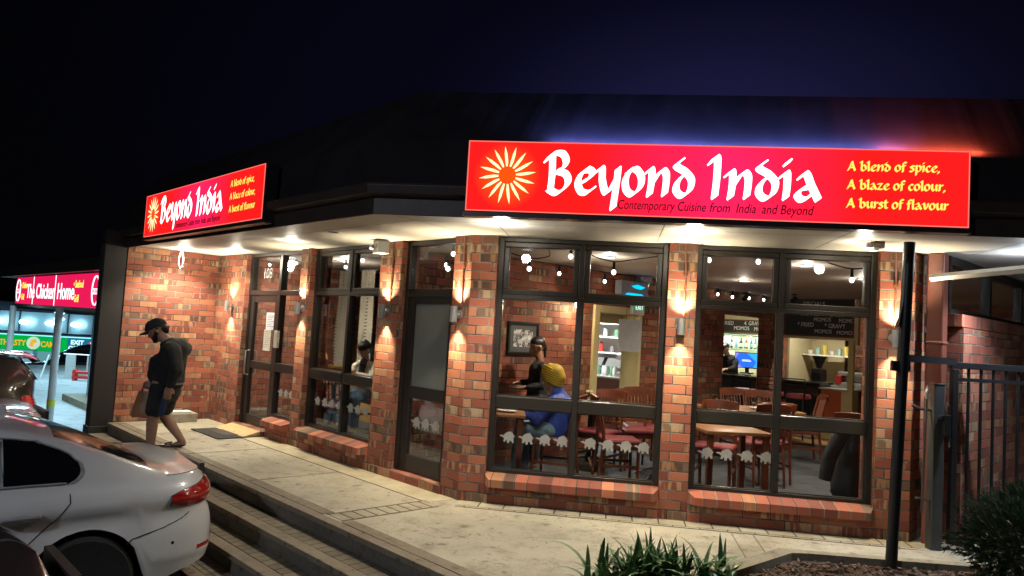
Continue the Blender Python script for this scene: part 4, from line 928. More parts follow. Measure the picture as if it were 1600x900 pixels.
# bar stools
def stool(lb, u, v):
    s = thing('bar_stool', lb, 'stool', fl(u, v), -AL, 'black bar stools with pink seats')
    for x in (-1, 1):
        for y in (-1, 1):
            m = M(); m.tube([(x*.19, y*.19, 0), (x*.15, y*.15, .70)], .014, 6); m.build('leg', BLACK, s)
    m = M(); m.lathe([(0, .70), (.2, .70), (.215, .73), (.19, .775), (0, .79)], (0, 0, 0), 20); m.build('seat', PINK, s, smooth=True)
    m = M(); m.tube([(-.17, -.15, .7), (-.2, -.2, 1.04), (.2, -.2, 1.04), (.17, -.15, .7)], .013, 6)
    for z in (.82, .90, .98): m.tube([(-.19, -.19, z), (0, -.235, z), (.19, -.19, z)], .009, 5)
    m.build('back_frame', BLACK, s); return s
stool('bar stool on the left before the black counter', -1.55, 8.1); stool('bar stool on the right, nearer the counter corner', -1.02, 8.1); stool('bar stool partly behind the window mullion', -0.55, 8.12)
# glasses and plates
GLS = []
def wine_glass(lb, x, y, z=0.767, sc=1.0):
    s = thing('wine_glass', lb, 'glass', (x, y, z), 0, 'glasses standing on the dining tables')
    m = M(); m.lathe([(0.030, 0), (0.004, 0.004), (0.004, 0.07), (0.02, 0.085), (0.034, 0.11), (0.033, 0.15), (0.031, 0.15), (0.031, 0.11), (0.0, 0.085)], (0, 0, 0), 14); m.build('bowl', DRINK, s, smooth=True); s.scale = (sc, sc, sc); return s
spots_g = [(2.72, 9.02, 'glass at the left end of the laid table'), (2.95, 9.2, 'glass on the laid table beneath the bartender'), (3.22, 8.98, 'glass on the laid table beneath the screen'), (3.4, 9.3, 'glass on the laid table left of the tall pair'), (3.62, 9.05, 'front glass at the right end of the laid table'), (3.68, 9.38, 'rear glass at the right end of the laid table'),
 (2.85, 9.42, 'glass by the far left corner of the laid table'), (0.98, 8.92, 'glass left of the kitchen door table pair'), (1.72, 8.32, 'left glass of the pair below the kitchen doorway'), (1.88, 8.36, 'right glass of the pair below the kitchen doorway'), (0.08, 7.75, 'glass by the man in the turban')]
for i, (x, y, lb) in enumerate(spots_g): wine_glass(lb, x, y+(.6 if i < 7 else 0))
def plate(lb, x, y, z=0.767, r=0.1):
    s = thing('plate', lb, 'plate', (x, y, z), 0, 'white plates on the dining tables'); m = M(); m.lathe([(0.0, .004), (r*.6, .004), (r, .016), (r, .02), (r*.58, .008), (0, .008)], (0, 0, 0), 22); m.build('dish', CERAM, s, smooth=True)
plate('plate with cutlery on the table by the man in the turban', 0.02, 7.62); plate('plate at the far side of the turbaned man\'s table', 0.05, 7.9, r=.08); plate('plate on the table right in the first window', 1.95, 8.3); plate('plate at the middle of the laid table', 3.3, 9.7)
s = thing('table_card', 'printed cream card standing on a table left of the kitchen door', 'card', (1.02, 9.0, 0.767), 0.3)
m = M(); m.box(-0.045, 0.045, -0.004, 0.004, 0, 0.17); m.build('card', simple('card_cream', (0.75, 0.68, 0.42), 0.6), s)
m = M(); rg = random.Random(2)
for k in range(26): x, z = rg.uniform(-.035, .035), rg.uniform(.03, .15); m.box(x-.004, x+.004, -0.006, -0.0045, z-.006, z+.006)
m.build('card_print', INK, s)
# framed picture on the partition
s = thing('framed_picture', 'black and white photograph in a dark frame on the brick partition', 'picture', P(FL, -1.165, 1.875, 1.52), -AL+pi/2)
m = M()
for r in ((-.265, .265, .165, .20), (-.265, .265, -.20, -.165), (-.265, -.23, -.165, .165), (.23, .265, -.165, .165)): m.box(r[0], r[1], -0.03, 0, r[2], r[3])
m.build('frame', BLACK, s, bevel=0.004)
m = M(); m.box(-.23, .23, -0.012, -0.002, -.165, .165); m.build('mount', simple('mount_grey', (0.09, 0.095, 0.10), 0.5), s)
b = NB('bw_photo'); oc = texobj(b); n1 = b.noise(oc, 14, 5, 0.75); c = b.ramp(n1, [(0.42, (0.02, 0.02, 0.02)), (0.58, (0.7, 0.7, 0.7))]); BWP = b.fin(b.bsdf(c, 0.4))
m = M(); m.box(-.165, .165, -0.016, -0.0125, -.105, .105); m.build('photograph', BWP, s)
# wall lamp on the partition
s = thing('partition_lamp', 'glowing lamp with a black shade high on the brick partition', 'lamp', P(FL, -1.16, 2.72, 2.0), -AL+pi/2)
m = M(); m.lathe([(0.09, 0.05), (0.12, 0.02), (0.02, 0.10)], (0, -0.13, 0), 16); m.tube([(0, 0, 0.12), (0, -0.13, 0.12), (0, -0.13, 0.08)], .01); m.build('shade', BLACK, s, smooth=True)
m = M(); m.sphere((0, -0.13, -0.01), 0.045, 10); m.build('bulb', E_COOL, s, smooth=True)
point('lamp_light', (0, -0.16, -0.06), 22, (1, 0.78, 0.5), 0.05, s)
# exit sign + hanging board at the kitchen doorway
s = thing('exit_light', 'small green and white exit light over the kitchen doorway', 'exit sign', P(FL, -1.12, 4.08, 2.0), -AL+pi/2)
m = M(); m.box(-.13, .13, -.06, 0, -.06, .09); m.build('housing', WHITE, s); m = M(); m.box(-.12, .12, -.064, -.061, .005, .08); m.build('green_panel', emis('exit_green', (0.0, 0.35, 0.12), 1.0), s)
text_obj('exit_word', 'EXIT', 0.09, emis('exit_white', (1, 1, 1), 1.5), s, (0, -0.068, 0.012))
s = thing('hanging_board', 'blank pale board hanging in the kitchen doorway', 'board', P(FL, -1.10, 3.94, 1.62), -AL+pi/2)
m = M(); m.box(-.26, .26, -.012, 0, -.21, .24); m.build('panel', simple('board_pale', (0.55, 0.58, 0.62), 0.3), s)
m = M(); m.tube([(-.1, -.006, .24), (-.1, -.006, .5)], .003, 4); m.tube([(.1, -.006, .24), (.1, -.006, .5)], .003, 4); m.build('hanger', BLACK, s)
# kitchen pieces seen through the doorway
s = thing('kitchen_counter', 'red timber counter just inside the kitchen doorway', 'counter', P(FL, -2.55, 5.25, FZ), -AL)
m = M(); m.box(-.35, .75, -.22, .22, 0, .9); m.build('cabinet', WOODR, s, bevel=.004); m = M(); m.box(-.37, .77, -.24, .24, .901, .93); m.build('worktop', simple('worktop_grey', (0.35, .33, .3), .3), s, bevel=.004)
s = thing('kitchen_shelves', 'wall shelves with kitchen tins seen through the doorway', 'shelf', P(FL, -3.2, 6.09, 0), -AL)
for z in (1.30, 1.58, 1.82):
    m = M(); m.box(-1.0, 1.2, -.30, 0, z, z+.025); m.build('shelf', WHITE, s)
rg = random.Random(4)
TINS = [simple('tin_%d' % k, c, .35) for k, c in enumerate([(.5, .05, .05), (.6, .6, .58), (.1, .3, .45), (.2, .2, .2), (.15, .35, .2), (.7, .6, .3)])]
for k in range(18):
    z = (1.325, 1.605, 1.845)[k % 3]; u = -3.75+.085*k; h = rg.uniform(.09, .19); s2 = thing('kitchen_tin', '%s tin from the left on the %s shelf in the kitchen' % (ORD[k//3], ('lowest', 'middle', 'top')[k % 3]), 'jar', P(FL, u, 5.93, z), -AL, 'tins on the kitchen shelves')
    m = M(); m.lathe([(0.040, 0), (0.042, h*.8), (.025, h*.9), (.025, h)], (0, 0, 0), 12); m.build('tin', TINS[k % 6], s2, smooth=True)
s = thing('kitchen_hood', 'pair of slanted steel hoods below the kitchen shelves', 'hood', P(FL, -3.1, 5.95, 1.06), -AL)
for x in (-.42, .02): m = M(); m.prism([(x, 0), (x+.36, 0), (x+.44, .17), (x+.08, .17)], -.1, .1, ax='y'); m.build('hood_panel', STEEL, s)
s = thing('coffee_machine', 'steel kitchen machine on the counter inside the doorway', 'machine', P(FL, -2.05, 5.25, FZ+.935), -AL)
m = M(); m.box(-.16, .16, -.16, .16, 0, .08); m.box(-.16, .16, .06, .16, .08, .32); m.box(-.17, .17, -.16, .16, .28, .36); m.build('body', STEEL, s, bevel=.01)
for k in range(7):
    s2 = thing('kitchen_jar', '%s pale jar from the left on the red kitchen counter' % ORD[k], 'jar', P(FL, -2.86+.09*k, 5.2+.04*(k % 2), FZ+.935), 0, 'jars on the kitchen counter'); m = M(); m.lathe([(.035, 0), (.04, .1), (.03, .13), (.03, .16)], (0, 0, 0), 12); m.build('jar', [CERAM, TINS[1], TINS[4]][k % 3], s2, smooth=True)
s = thing('blue_crate', 'blue plastic crate low in the kitchen doorway', 'crate', P(FL, -3.15, 5.2, FZ+.45), -AL)
m = M(); m.box(-.18, .18, -.15, .15, 0, .26); m.box(-.2, .2, -.17, .17, .24, .28); m.build('crate', simple('crate_blue', (.02, .06, .5), .4), s, bevel=.006)
m = M(); m.box(-.18, .18, -.15, .15, -.45, -.002); m.build('stand', STEEL, s)
# ---- bar
s = thing('bar_counter', 'long black bar counter with a padded top edge', 'counter', P(FL, -1.85, 8.85, FZ), -AL)
m = M(); m.box(-1.7, 1.45, -.25, .25, 0.06, .93); m.build('front_panel', simple('bar_black', (.012, .012, .014), .25, 0, .3, 3), s, bevel=.01)
m = M(); m.box(-1.75, 1.48, -.30, .30, .931, .985); m.build('bar_top', simple('bar_top', (.02, .02, .022), .15), s, bevel=.02)
m = M(); m.box(-1.7, 1.45, -.27, -.2, 0, .06); m.build('kick_board', WHITE, s)
s = thing('counter_end', 'orange red timber cabinet at the end of the black counter', 'cabinet', P(FL, -0.20, 8.80, FZ), -AL)
m = M(); m.box(-.17, .19, -.2, .25, .30, .87); m.build('cabinet', simple('orange_timber', (.45, .10, .03), .35, 0, .15, 4), s, bevel=.006); m = M(); m.box(-.2, .33, -.23, .3, .871, .90); m.build('worktop', STEEL, s)
m = M(); m.box(.195, .31, -.2, .25, .01, .87); m.box(-.17, .19, -.15, .2, .0, .298); m.build('end_panel', CREAM, s)
def blackboard(lb, u0, u1, v, z0, z1, lines):
    w = u1-u0; h = z1-z0; s = thing('menu_blackboard', lb, 'blackboard', P(FL, (u0+u1)/2, v, (z0+z1)/2), -AL)
    m = M(); m.box(-w/2, w/2, -.012, 0, -h/2, h/2); m.build('board', simple('slate', (.022, .026, .025), .7, 0, .2, 3), s)
    m = M(); f = .028
    for r in ((-w/2, w/2, h/2, h/2+f), (-w/2, w/2, -h/2-f, -h/2), (w/2, w/2+f, -h/2-f, h/2+f), (-w/2-f, -w/2, -h/2-f, h/2+f)): m.box(r[0], r[1], -.02, .004, r[2], r[3])
    m.build('frame', WOODR, s)
    CH = simple('chalk', (.75, .75, .68), .9)
    for t, x, z, sz, sh in lines: text_obj('chalk_writing', t, sz, CH, s, (x, -.0135, z), shear=sh, align='LEFT', sx=.85)
blackboard('small chalk menu board reading fried momos above the bottle shelves', -3.42, -2.34, 10.34, 1.89, 2.12, [('FRIED', -.49, .02, .12, .1), ('MOMOS', -.22, -.085, .12, -.05), ('4. GRAVY', .02, .03, .12, .15), ('MOMOS', .26, -.09, .12, .05)])
blackboard('big chalk specials board hung over the coffee station', -1.04, 0.17, 8.56, 1.85, 2.48, [('SPECIALS', -.30, .20, .12, .1), ('* STEAMED', -.38, .03, .10, .1), ('MOMOS', -.08, -.07, .10, 0), ('* CHILLI', .14, .02, .10, .1), ('MOMOS', .36, -.08, .10, .1), ('* FRIED', -.38, -.17, .11, .05), ('MOMOS', -.06, -.28, .10, 0), ('* GRAVY', .12, -.18, .11, -.05), ('MOMOS', .33, -.29, .10, .1)])
s = thing('bottle_shelves', 'two pale wall shelves of bottles behind the bar', 'shelf', P(FL, -3.0, 10.36, 0), -AL)
for z in (1.49, 1.80):
    m = M(); m.box(-.9, .72, -.26, 0, z, z+.025); m.build('shelf', simple('shelf_glass', (.55, .75, .62), .3), s)
area('shelf_strip', (-.1, -.14, 1.795), (0, 0, 0), 1.5, .06, (.75, 1, .85), 22, s); area('shelf_strip', (-.1, -.14, 1.485), (0, 0, 0), 1.5, .06, (.8, 1, .8), 17, s)
BT = [simple('bottle_%d' % k, c, .12) for k, c in enumerate([(.25, .42, .55), (.05, .12, .05), (.30, .12, .04), (.55, .55, .5), (.04, .04, .05), (.1, .25, .4)])]
rg = random.Random(12)
for k in range(26):
    h = rg.uniform(.20, .27); s2 = thing('spirit_bottle', '%s bottle from the left in the row on the lit bar shelf' % ORD[k], 'bottle', P(FL, -3.80+.06*k+rg.uniform(-.008, .008), 10.22+.06*(k % 2), 1.516), 0, 'bottles on the bar shelf')
    m = M(); m.lathe([(.026, 0), (.028, h*.58), (.012, h*.74), (.011, h*.92), (.014, h*.92), (.014, h)], (0, 0, 0), 12); m.build('glass_body', BT[rg.randrange(6)], s2, smooth=True)
    m = M(); m.lathe([(.0285, h*.16), (.0290, h*.17), (.0290, h*.45), (.0285, h*.46)], (0, 0, 0), 12); m.build('bottle_label', [CERAM, TINS[5], BT[0]][k % 3], s2, smooth=True)
s = thing('till_screen', 'blue and violet monitor glowing on the bar', 'monitor', P(FL, -2.30, 9.5, 1.06), -AL+0.12)
m = M(); m.box(-.27, .27, -.01, .03, .06, .39); m.box(-.04, .04, 0, .03, -.02, .08); m.box(-.12, .12, -.08, .08, -.05, -.02); m.build('casing', BLACK, s, bevel=.006)
m = M(); m.box(-.25, .25, -.014, -.0105, .08, .37); m.build('screen', emis('screen_blue', (.03, .16, .85), 1.4), s)
m = M(); m.prism([(-.25, .37), (-.16, .37), (-.25, .25)], -.017, -.015, ax='y'); m.prism([(-.25, .08), (-.25, .22), (-.1, .08)], -.017, -.015, ax='y'); m.build('screen_violet', emis('screen_violet', (.35, .25, .9), 1.4), s)
m = M(); m.prism([(.0, .37), (.25, .37), (.25, .08), (.14, .08), (.2, .2)], -.017, -.015, ax='y'); m.build('screen_cyan', emis('screen_cyan', (.05, .42, .9), 1.4), s)
m = M(); m.box(-.1, .06, -.018, -.0155, .23, .24); m.box(-.1, .09, -.018, -.0155, .2, .222); m.build('screen_words', emis('screen_white', (1, 1, 1), 1.2), s)
# coffee station things
s = thing('cup_shelf', 'white shelf with cups over the coffee grinder', 'shelf', P(FL, -0.85, 9.9, 1.47), -AL); m = M(); m.box(-.4, .62, -.15, .15, 0, .025); m.build('shelf', WHITE, s)
for k in range(7):
    s2 = thing('stacked_cup', '%s cup from the left on the shelf above the coffee grinder' % ORD[k], 'cup', P(FL, -1.15+.14*k, 9.88, 1.497), 0, 'cups on the coffee shelf'); m = M(); hh = .08+.05*(k % 3); m.lathe([(.035, 0), (.05, hh), (.046, hh), (.03, .01)], (0, 0, 0), 14); m.build('cup', [CERAM, simple('mint', (.35, .6, .55), .4), simple('yellow_tub', (.75, .6, .12), .4)][k % 3], s2, smooth=True)
s = thing('coffee_grinder', 'black coffee grinder with a cone hopper', 'grinder', P(FL, -0.72, 9.3, FZ+.92), -AL)
m = M(); m.box(-.10, .10, -.1, .12, 0, .28); m.box(-.07, .07, -.14, .1, .2, .3); m.build('body', BLACK, s, bevel=.01); m = M(); m.lathe([(.04, .29), (.13, .52), (.135, .53), (0, .53)], (0, 0, 0), 18); m.build('hopper', BLACK, s, smooth=True)
s = thing('back_bench', 'bench along the back wall under the coffee grinder', 'bench', P(FL, -0.5, 9.45, FZ), -AL); m = M(); m.box(-.8, 1.0, -.3, .3, 0, .88); m.build('cabinet', WOODR, s); m = M(); m.box(-.82, 1.02, -.32, .32, .881, .915); m.build('worktop', STEEL, s)
s = thing('espresso_machine', 'red and steel espresso machine on the back bench', 'machine', P(FL, -0.12, 9.35, FZ+.92), -AL)
m = M(); m.box(-.22, .22, -.15, .18, 0, .08); m.box(-.22, .22, .02, .18, .08, .24); m.box(-.22, .22, -.12, .18, .2, .27); m.build('body', STEEL, s, bevel=.01); m = M(); m.box(-.235, -.14, -.16, .1, .04, .2); m.build('side_panel', simple('machine_red', (.5, .03, .03), .3), s, bevel=.008)
s = thing('wall_painting', 'tall orange and brown painted panel on the back wall', 'painting', P(FL, -1.72, 10.36, 1.3), -AL)
b = NB('painting_mix'); oc = texobj(b); c = b.ramp(b.noise(oc, 3, 4), [(0.35, (.45, .16, .05)), (0.6, (.12, .05, .03))]); m = M(); m.box(-.2, .2, -.02, 0, -.42, .36); m.build('canvas', b.fin(b.bsdf(c, .5)), s)
s = thing('power_outlet', 'white power outlet low on the right back wall', 'outlet', P(FL, 0.55, 10.40, 1.42), -AL); m = M(); m.box(-.06, .06, -.02, 0, -.04, .04); m.box(-.008, .008, -.022, -.003, .04, .5); m.build('outlet', WHITE, s); m = M(); m.box(-.015, .015, -.026, -.0205, -.012, .012); m.build('socket', BLACK, s)
s = thing('black_fridge', 'black fridge with clutter on top right of the cream post', 'fridge', P(FL, 0.62, 9.0, FZ), -AL); m = M(); m.box(-.32, .4, -.25, .3, 0, .95); m.build('cabinet', BLACK, s, bevel=.01); m = M(); m.box(-.3, -.1, -.2, .1, .955, .99); m.build('yellow_cloth', simple('yellow_cloth', (.6, .5, .1), .8), s)
# projector with blue light on the partition
s = thing('hanging_projector', 'grey hanging unit with cyan glow on the right of the first top window', 'projector', P(FL, -1.12, 3.92, 2.33), -AL+pi/2)
m = M(); m.box(-.34, .28, -.12, 0, -.13, .07); m.box(.10, .26, -.2, -.02, .07, .16); m.build('housing', simple('unit_grey', (.22, .24, .3), .5), s, bevel=.01)
m = M(); m.prism([(-.12, 0.0), (.02, .03), (.2, .0), (.1, -.035), (-.02, -.03)], -.125, -.1205, ax='y'); m.prism([(-.26, -.13), (.2, -.13), (.12, -.1), (-.2, -.1)], -.125, -.1205, ax='y'); m.build('cyan_light', emis('cyan', (.0, .45, .9), 2.0), s)
m = M(); m.tube([(.24, -.1, .14), (.36, -.08, .12), (.34, -.06, -.05), (.40, -.05, -.2)], .006, 5); m.build('cable', WHITE, s)
# spot heads on the ceiling
def track(lb, x, y):
    s = thing('ceiling_spot', lb, 'spotlight', (x, y, 2.5), 0.3, 'small black ceiling spotlights'); m = M(); m.box(-.03, .03, -.03, .03, -.02, 0); m.tube([(0, 0, -.02), (0, 0, -.08)], .008); m.build('mount', BLACK, s); m = M(); m.tube([(0.04, 0.02, -.07), (-.05, -.03, -.12)], .04, 12); m.build('head', BLACK, s, smooth=True)
track('black ceiling spotlight near the brick partition band', 4.02, 12.6); track('black ceiling spotlight before the big specials board', 4.75, 12.3)
for lb, x, y, e_ in [('recessed ceiling light deep in the room over the bar', 3.24, 10.24, .5), ('recessed ceiling light just inside the second big window', 3.16, 7.89, 1.0), ('recessed ceiling light at the right of the dining room', 4.31, 8.98, .7), ('recessed ceiling light inside the first big window', 1.07, 8.22, 1.0)]:
    q = Vector((x, y, 2.497)); s = thing('recessed_light', lb, 'ceiling light', q, 0, 'recessed lights in the dining room ceiling'); m = M(); m.lathe([(.06, 0), (.06, -.01), (.075, -.01), (.08, 0)], (0, 0, 0), 20); m.build('trim', WHITE, s); m = M(); m.lathe([(0, -.006), (.06, -.006)], (0, 0, 0), 16); m.build('lens', E_COOL, s)
    spot('room_light', (0, 0, -.03), (0, 0, -1), 190*e_, 150, (1, .84, .64), .8, .06, s); point('room_glow', (0, 0, -.12), 10*e_, (1, .85, .68), .02, s)
for u, v, e_ in ((-4.3, 1.2, 45), (-5.4, .8, 8), (-2.8, 4.9, 85), (-2.6, 9.3, 30), (-.5, 9.0, 26)):
    q = P(FL, u, v, 2.497); s = thing('recessed_light', {-4.3: 'recessed ceiling light above the woman in the left room', -5.4: 'recessed ceiling light inside the entry door', -2.8: 'recessed ceiling light in the kitchen', -2.6: 'recessed ceiling light above the bartender', -.5: 'recessed ceiling light above the coffee station'}[u], 'ceiling light', q, 0, 'recessed lights in the back rooms'); m = M(); m.lathe([(.05, 0), (.05, -.01), (.07, -.01), (.075, 0)], (0, 0, 0), 20); m.build('trim', WHITE, s); m = M(); m.lathe([(0, -.006), (.05, -.006)], (0, 0, 0), 16); m.build('lens', E_COOL, s)
    spot('room_light', (0, 0, -.03), (0, 0, -1), e_*5, 150, (1, .88, .7) if u != -2.8 else (.9, .95, 1), .8, .08, s); point('room_glow', (0, 0, -.12), e_*.9, (1, .85, .68), .02, s)
# festoon bulbs
E_BULB = emis('festoon_bulb', (1, .97, .9), 8.0)
def bulb(lb, q, sc=1.0):
    s = thing('festoon_bulb', lb, 'bulb', q, 0, 'festoon bulbs hung inside the windows'); m = M(); m.lathe([(.0, .105), (.013, .105), (.015, .05), (.018, .045), (.018, .028)], (0, 0, 0), 10); m.build('cap', BLACK, s, smooth=True); m = M(); m.sphere((0, 0, 0), .023, 10, sc=(1, 1, 1.15)); m.build('globe', E_BULB, s, smooth=True); s.scale = (sc, sc, sc)
nearR = [(.468, 2.254), (.89, 2.40), (1.335, 2.258), (2.274, 2.425), (2.75, 2.43), (3.211, 2.44), (3.634, 2.29)]
ords = ['first', 'second', 'third', 'fourth', 'fifth', 'sixth', 'seventh', 'eighth', 'ninth', 'tenth']
for i, (x, z) in enumerate(nearR): bulb('%s festoon bulb from the left in the two big street windows, hung nearest the glass' % ords[i], P(FR, x, .7, z))
cab = [P(FR, .2, .7, 2.42)]
for i, (x, z) in enumerate(nearR):
    cab += [P(FR, x-.22, .7, min(z+.16, 2.485)), P(FR, x, .7, min(z+.11, 2.49)), P(FR, x+.2, .7, min(z+.14, 2.488))]
m = M(); m.tube(cr_pts([tuple(c) for c in cab], 4), .006, 5); tag(m.build('festoon_cable', BLACK, smooth=True), 'black festoon cable sagging inside the big street windows', 'cable')
for i, (v, z) in enumerate([(2.386, 2.37), (3.304, 2.35), (4.253, 2.38), (4.9, 2.37), (6.217, 2.40), (6.684, 2.39), (7.24, 2.41), (7.763, 2.42), (8.291, 2.42)]): bulb('%s festoon bulb, counted from the window, in the row along the brick partition' % ords[i], P(FL, -1.08, v, z))
m = M(); m.tube([tuple(P(FL, -1.08, v, 2.485-.03*sin(v*5)**2)) for v in [1.5+.2*k for k in range(36)]], .005, 5); tag(m.build('festoon_cable', BLACK, smooth=True), 'black festoon cable running along the brick partition', 'cable')
for i, (u, z) in enumerate([(-6.0, 2.44), (-5.098, 2.44), (-4.067, 2.38), (-3.643, 2.35), (-3.215, 2.43)]): bulb('%s festoon bulb from the left, in the entry and wide left windows' % ords[i], P(FL, u, .8, z))
for i, (u, v, z) in enumerate([(-1.02, .5, 2.28), (-.80, .35, 2.22), (-.6, .25, 2.36)]): bulb('%s festoon bulb from the left above the frosted door' % ords[i], P(FL, u, v, z))
m = M(); m.tube([tuple(P(FL, u, .8, 2.485-.04*sin(u*6)**2)) for u in [-5.9+.25*k for k in range(14)]], .005, 5); tag(m.build('festoon_cable', BLACK, smooth=True), 'black festoon cable inside the wide left window', 'cable')
# curtains
b = NB('lace_curtain'); oc = texobj(b); sp = b.node('ShaderNodeSeparateXYZ'); b.l.new(oc, sp.inputs[0])
wv = b.math('GREATER_THAN', b.math('SINE', b.math('MULTIPLY', sp.outputs[2], 110.0)), 0.1); st = b.math('GREATER_THAN', b.math('SINE', b.math('MULTIPLY', sp.outputs[0], 34.0)), 0.93)
c = b.mix(b.math('MULTIPLY', b.math('MULTIPLY', wv, st), .75), (.68, .62, .5), (.16, .13, .1)); n = b.noise(oc, 40, 2)
tl = b.node('ShaderNodeBsdfTranslucent'); b.l.new(c, tl.inputs[0]); mx = b.node('ShaderNodeMixShader'); mx.inputs[0].default_value = .25; b.l.new(b.bsdf(c, .9, 0, .2), mx.inputs[1]); b.l.new(tl.outputs[0], mx.inputs[2]); CURT = b.fin(mx.outputs[0])
def curtain(lb, u0, u1, v, z0, z1):
    w = u1-u0; s = thing('curtain', lb, 'curtain', P(FL, u0, v, z0), -AL, 'pale patterned curtains in the left room'); m = M(); G = []; n = 70
    for i in range(n+1):
        t = i/n; x = t*w; y = .035*sin(x*55)+.012*sin(x*130+1)
        G.append([(x+.01*sin(k), y*(1 if k else .6), (z1-z0)*k/5) for k in range(6)])
    m.grid(G); m.build('cloth', CURT, s, smooth=True)
    m = M(); m.tube([(-.1, 0, z1-z0+.01), (w+.1, 0, z1-z0+.01)], .01, 8); m.build('rail', STEEL, s)
curtain('wide curtain hanging behind the middle of the wide left window', -6.25, -5.45, 2.10, .84, 2.46); curtain('narrow curtain hanging behind the woman in the left room', -5.30, -4.93, 2.10, .84, 2.46)
s = thing('wine_rack', 'dark shelf unit with plates and bottles behind the woman', 'shelf', P(FL, -4.45, 2.6, FZ), -AL)
m = M(); m.box(-.45, .5, 0, .25, 0, 2.0); m.build('carcass', BLACK, s)
m = M()
for z in (.9, 1.15, 1.4, 1.62, 1.85): m.box(-.45, .5, -.03, 0, z, z+.02)
m.build('shelf_edge', GALV, s); m = M(); rg = random.Random(6)
for k in range(14): x = rg.uniform(-.4, .45); z = rg.choice([.92, 1.17, 1.42, 1.64]); m.box(x-.03, x+.03, -.028, 0, z, z+rg.uniform(.06, .14))
m.build('stock', TINS[1], s)
s = thing('notice_stand', 'brown pointed backed chairs stacked behind the entry sidelight', 'chair', P(FL, -4.35, .9, FZ), -AL)
m = M()
for k in (-1, 0, 1): m.prism([(k*.15-.065, .7), (k*.15-.065, 1.02), (k*.15, 1.12), (k*.15+.065, 1.02), (k*.15+.065, .7)], -.015, .015, ax='y')
m.build('back_panel', WOODT, s); m = M(); m.box(-.2, .2, -.02, .35, .42, .46); m.box(-.2, -.16, -.02, .02, 0, .75); m.box(.16, .2, -.02, .02, 0, .75); m.box(-.2, -.16, .31, .35, 0, .42); m.box(.16, .2, .31, .35, 0, .42); m.build('frame', WOODR, s)
# ================================================================== PEOPLE
# man walking out front (local +x is where he walks)
man = thing('person', 'bearded man in black cap, dark hoodie and navy shorts carrying a brown bag', 'person', (-3.99, 8.66, 0.0), radians(184)); man.scale = (1.10, 1.14, .965)
hc, q = head((0.125, 0.0, 1.405), 0.12, 0.55, 1.05)
bc = hc + [((0.03, 0, 1.30), .062, (.10, 0, 1.38), .056), ((-.06, 0, 1.18), .11, (-.03, 0, .80), .115), ((-.07, .17, 1.22), .06, (-.1, -.17, 1.22), .06),
 ((0.0, .09, .78), .10, (.05, .09, .42), .066), ((.05, .09, .42), .058, (.065, .09, .30), .058), ((.065, .09, .30), .060, (.06, .09, -.04), .037), ((.05, .09, -.07), .038, (.15, .09, -.115), .028, ((0, 0, 1), .7)), ((.02, .09, -.09), .034, (.04, .09, -.10), .034), ((.15, .10, -.118), .026, (.19, .10, -.12), .022),
 ((-.02, -.09, .78), .10, (.04, -.09, .40), .066), ((.04, -.09, .40), .060, (-.05, -.09, .28), .060), ((-.05, -.09, .28), .058, (-.19, -.09, .08), .036), ((-.20, -.09, .05), .036, (-.12, -.09, .032), .032), ((-.14, -.09, .035), .034, (.0, -.09, .025), .024, ((0, 0, 1), .7))]
for i in range(5): bc.append(((-.01, -.125+.02*i, .026), .012, (.035-.006*abs(i-4), -.127+.021*i, .022), .010)); bc.append(((.18, .06+.02*i, -.12), .012, (.22-.006*(i), .06+.02*i, -.123), .010))
nearA = ((-.10, .20, 1.20), .062, (-.17, .22, .95), .052); 
bc += [((-.11, .21, 1.18), .055, (-.18, .25, .95), .044), ((-.18, .25, .95), .042, (-.14, .255, .76), .03)]
bc += hand((-.135, .255, .765), (.05, 0, -1), (.4, -1, 0), 1.05, .35)
bc += [((-.05, -.2, 1.18), .055, (.04, -.24, .96), .044), ((.04, -.24, .96), .040, (.20, -.17, .80), .03)]
bc += hand((.21, -.165, .79), (.35, .15, -1), (0, 1, 0), 1.0, 1.1)
blob('body', bc, simple('man_skin', (.27, .15, .10), .5), man, .010)
hoodie = [((-.06, 0, 1.16), .140, (-.03, 0, .82), .155), ((-.09, 0, 1.20), .13, (-.04, 0, 1.22), .12), ((-.08, .16, 1.20), .097, (-.09, -.16, 1.20), .097), ((-.03, .05, .84), .145, (-.03, -.05, .82), .145), ((.05, 0, 1.02), .13, (.06, 0, .88), .13),
 ((-.12, .19, 1.18), .092, (-.19, .235, .96), .074), ((-.19, .235, .96), .070, (-.15, .25, .79), .048), ((-.06, -.19, 1.18), .08, (.04, -.24, .97), .066), ((.04, -.24, .97), .062, (.18, -.18, .83), .045),
 ((-.11, 0, 1.26), .075, (-.10, .05, 1.26), .065), ((-.10, -.07, 1.27), .07, (-.02, -.07, 1.26), .055), ((-.02, .07, 1.25), .05, (.05, 0, 1.24), .045), ((-.10, .09, 1.26), .062, (-.03, .09, 1.24), .05)]
blob('hoodie', hoodie, simple('charcoal_hoodie', (.010, .0095, .010), .9, 0, .3, 9, .4, bsc=150), man, .014)
shorts = [((-.02, 0, .80), .145, (-.02, 0, .70), .145), ((-.0, .09, .74), .115, (.045, .09, .47), .098), ((-.02, -.09, .74), .115, (.025, -.09, .47), .098)]
blob('shorts', shorts, simple('navy_shorts', (.006, .0065, .010), .8, 0, .3, 10, .4), man, .012)
m = M(); m.prism([(-.075, .42), (-.02, .41), (-.06, .70), (-.10, .70)], .182, .190, ax='y'); m.build('shorts_side_panel', simple('blue_panel', (.008, .025, .075), .8), man)
m = M(); G = [[(.165*cos(a)*1.02-.02, .205*sin(a)*.86, z) for a in [2*pi*k/24 for k in range(25)]] for z in (.775, .80)]; m.grid(G); m.build('waistband', simple('waistband_grey', (.12, .12, .13), .6), man, smooth=True)
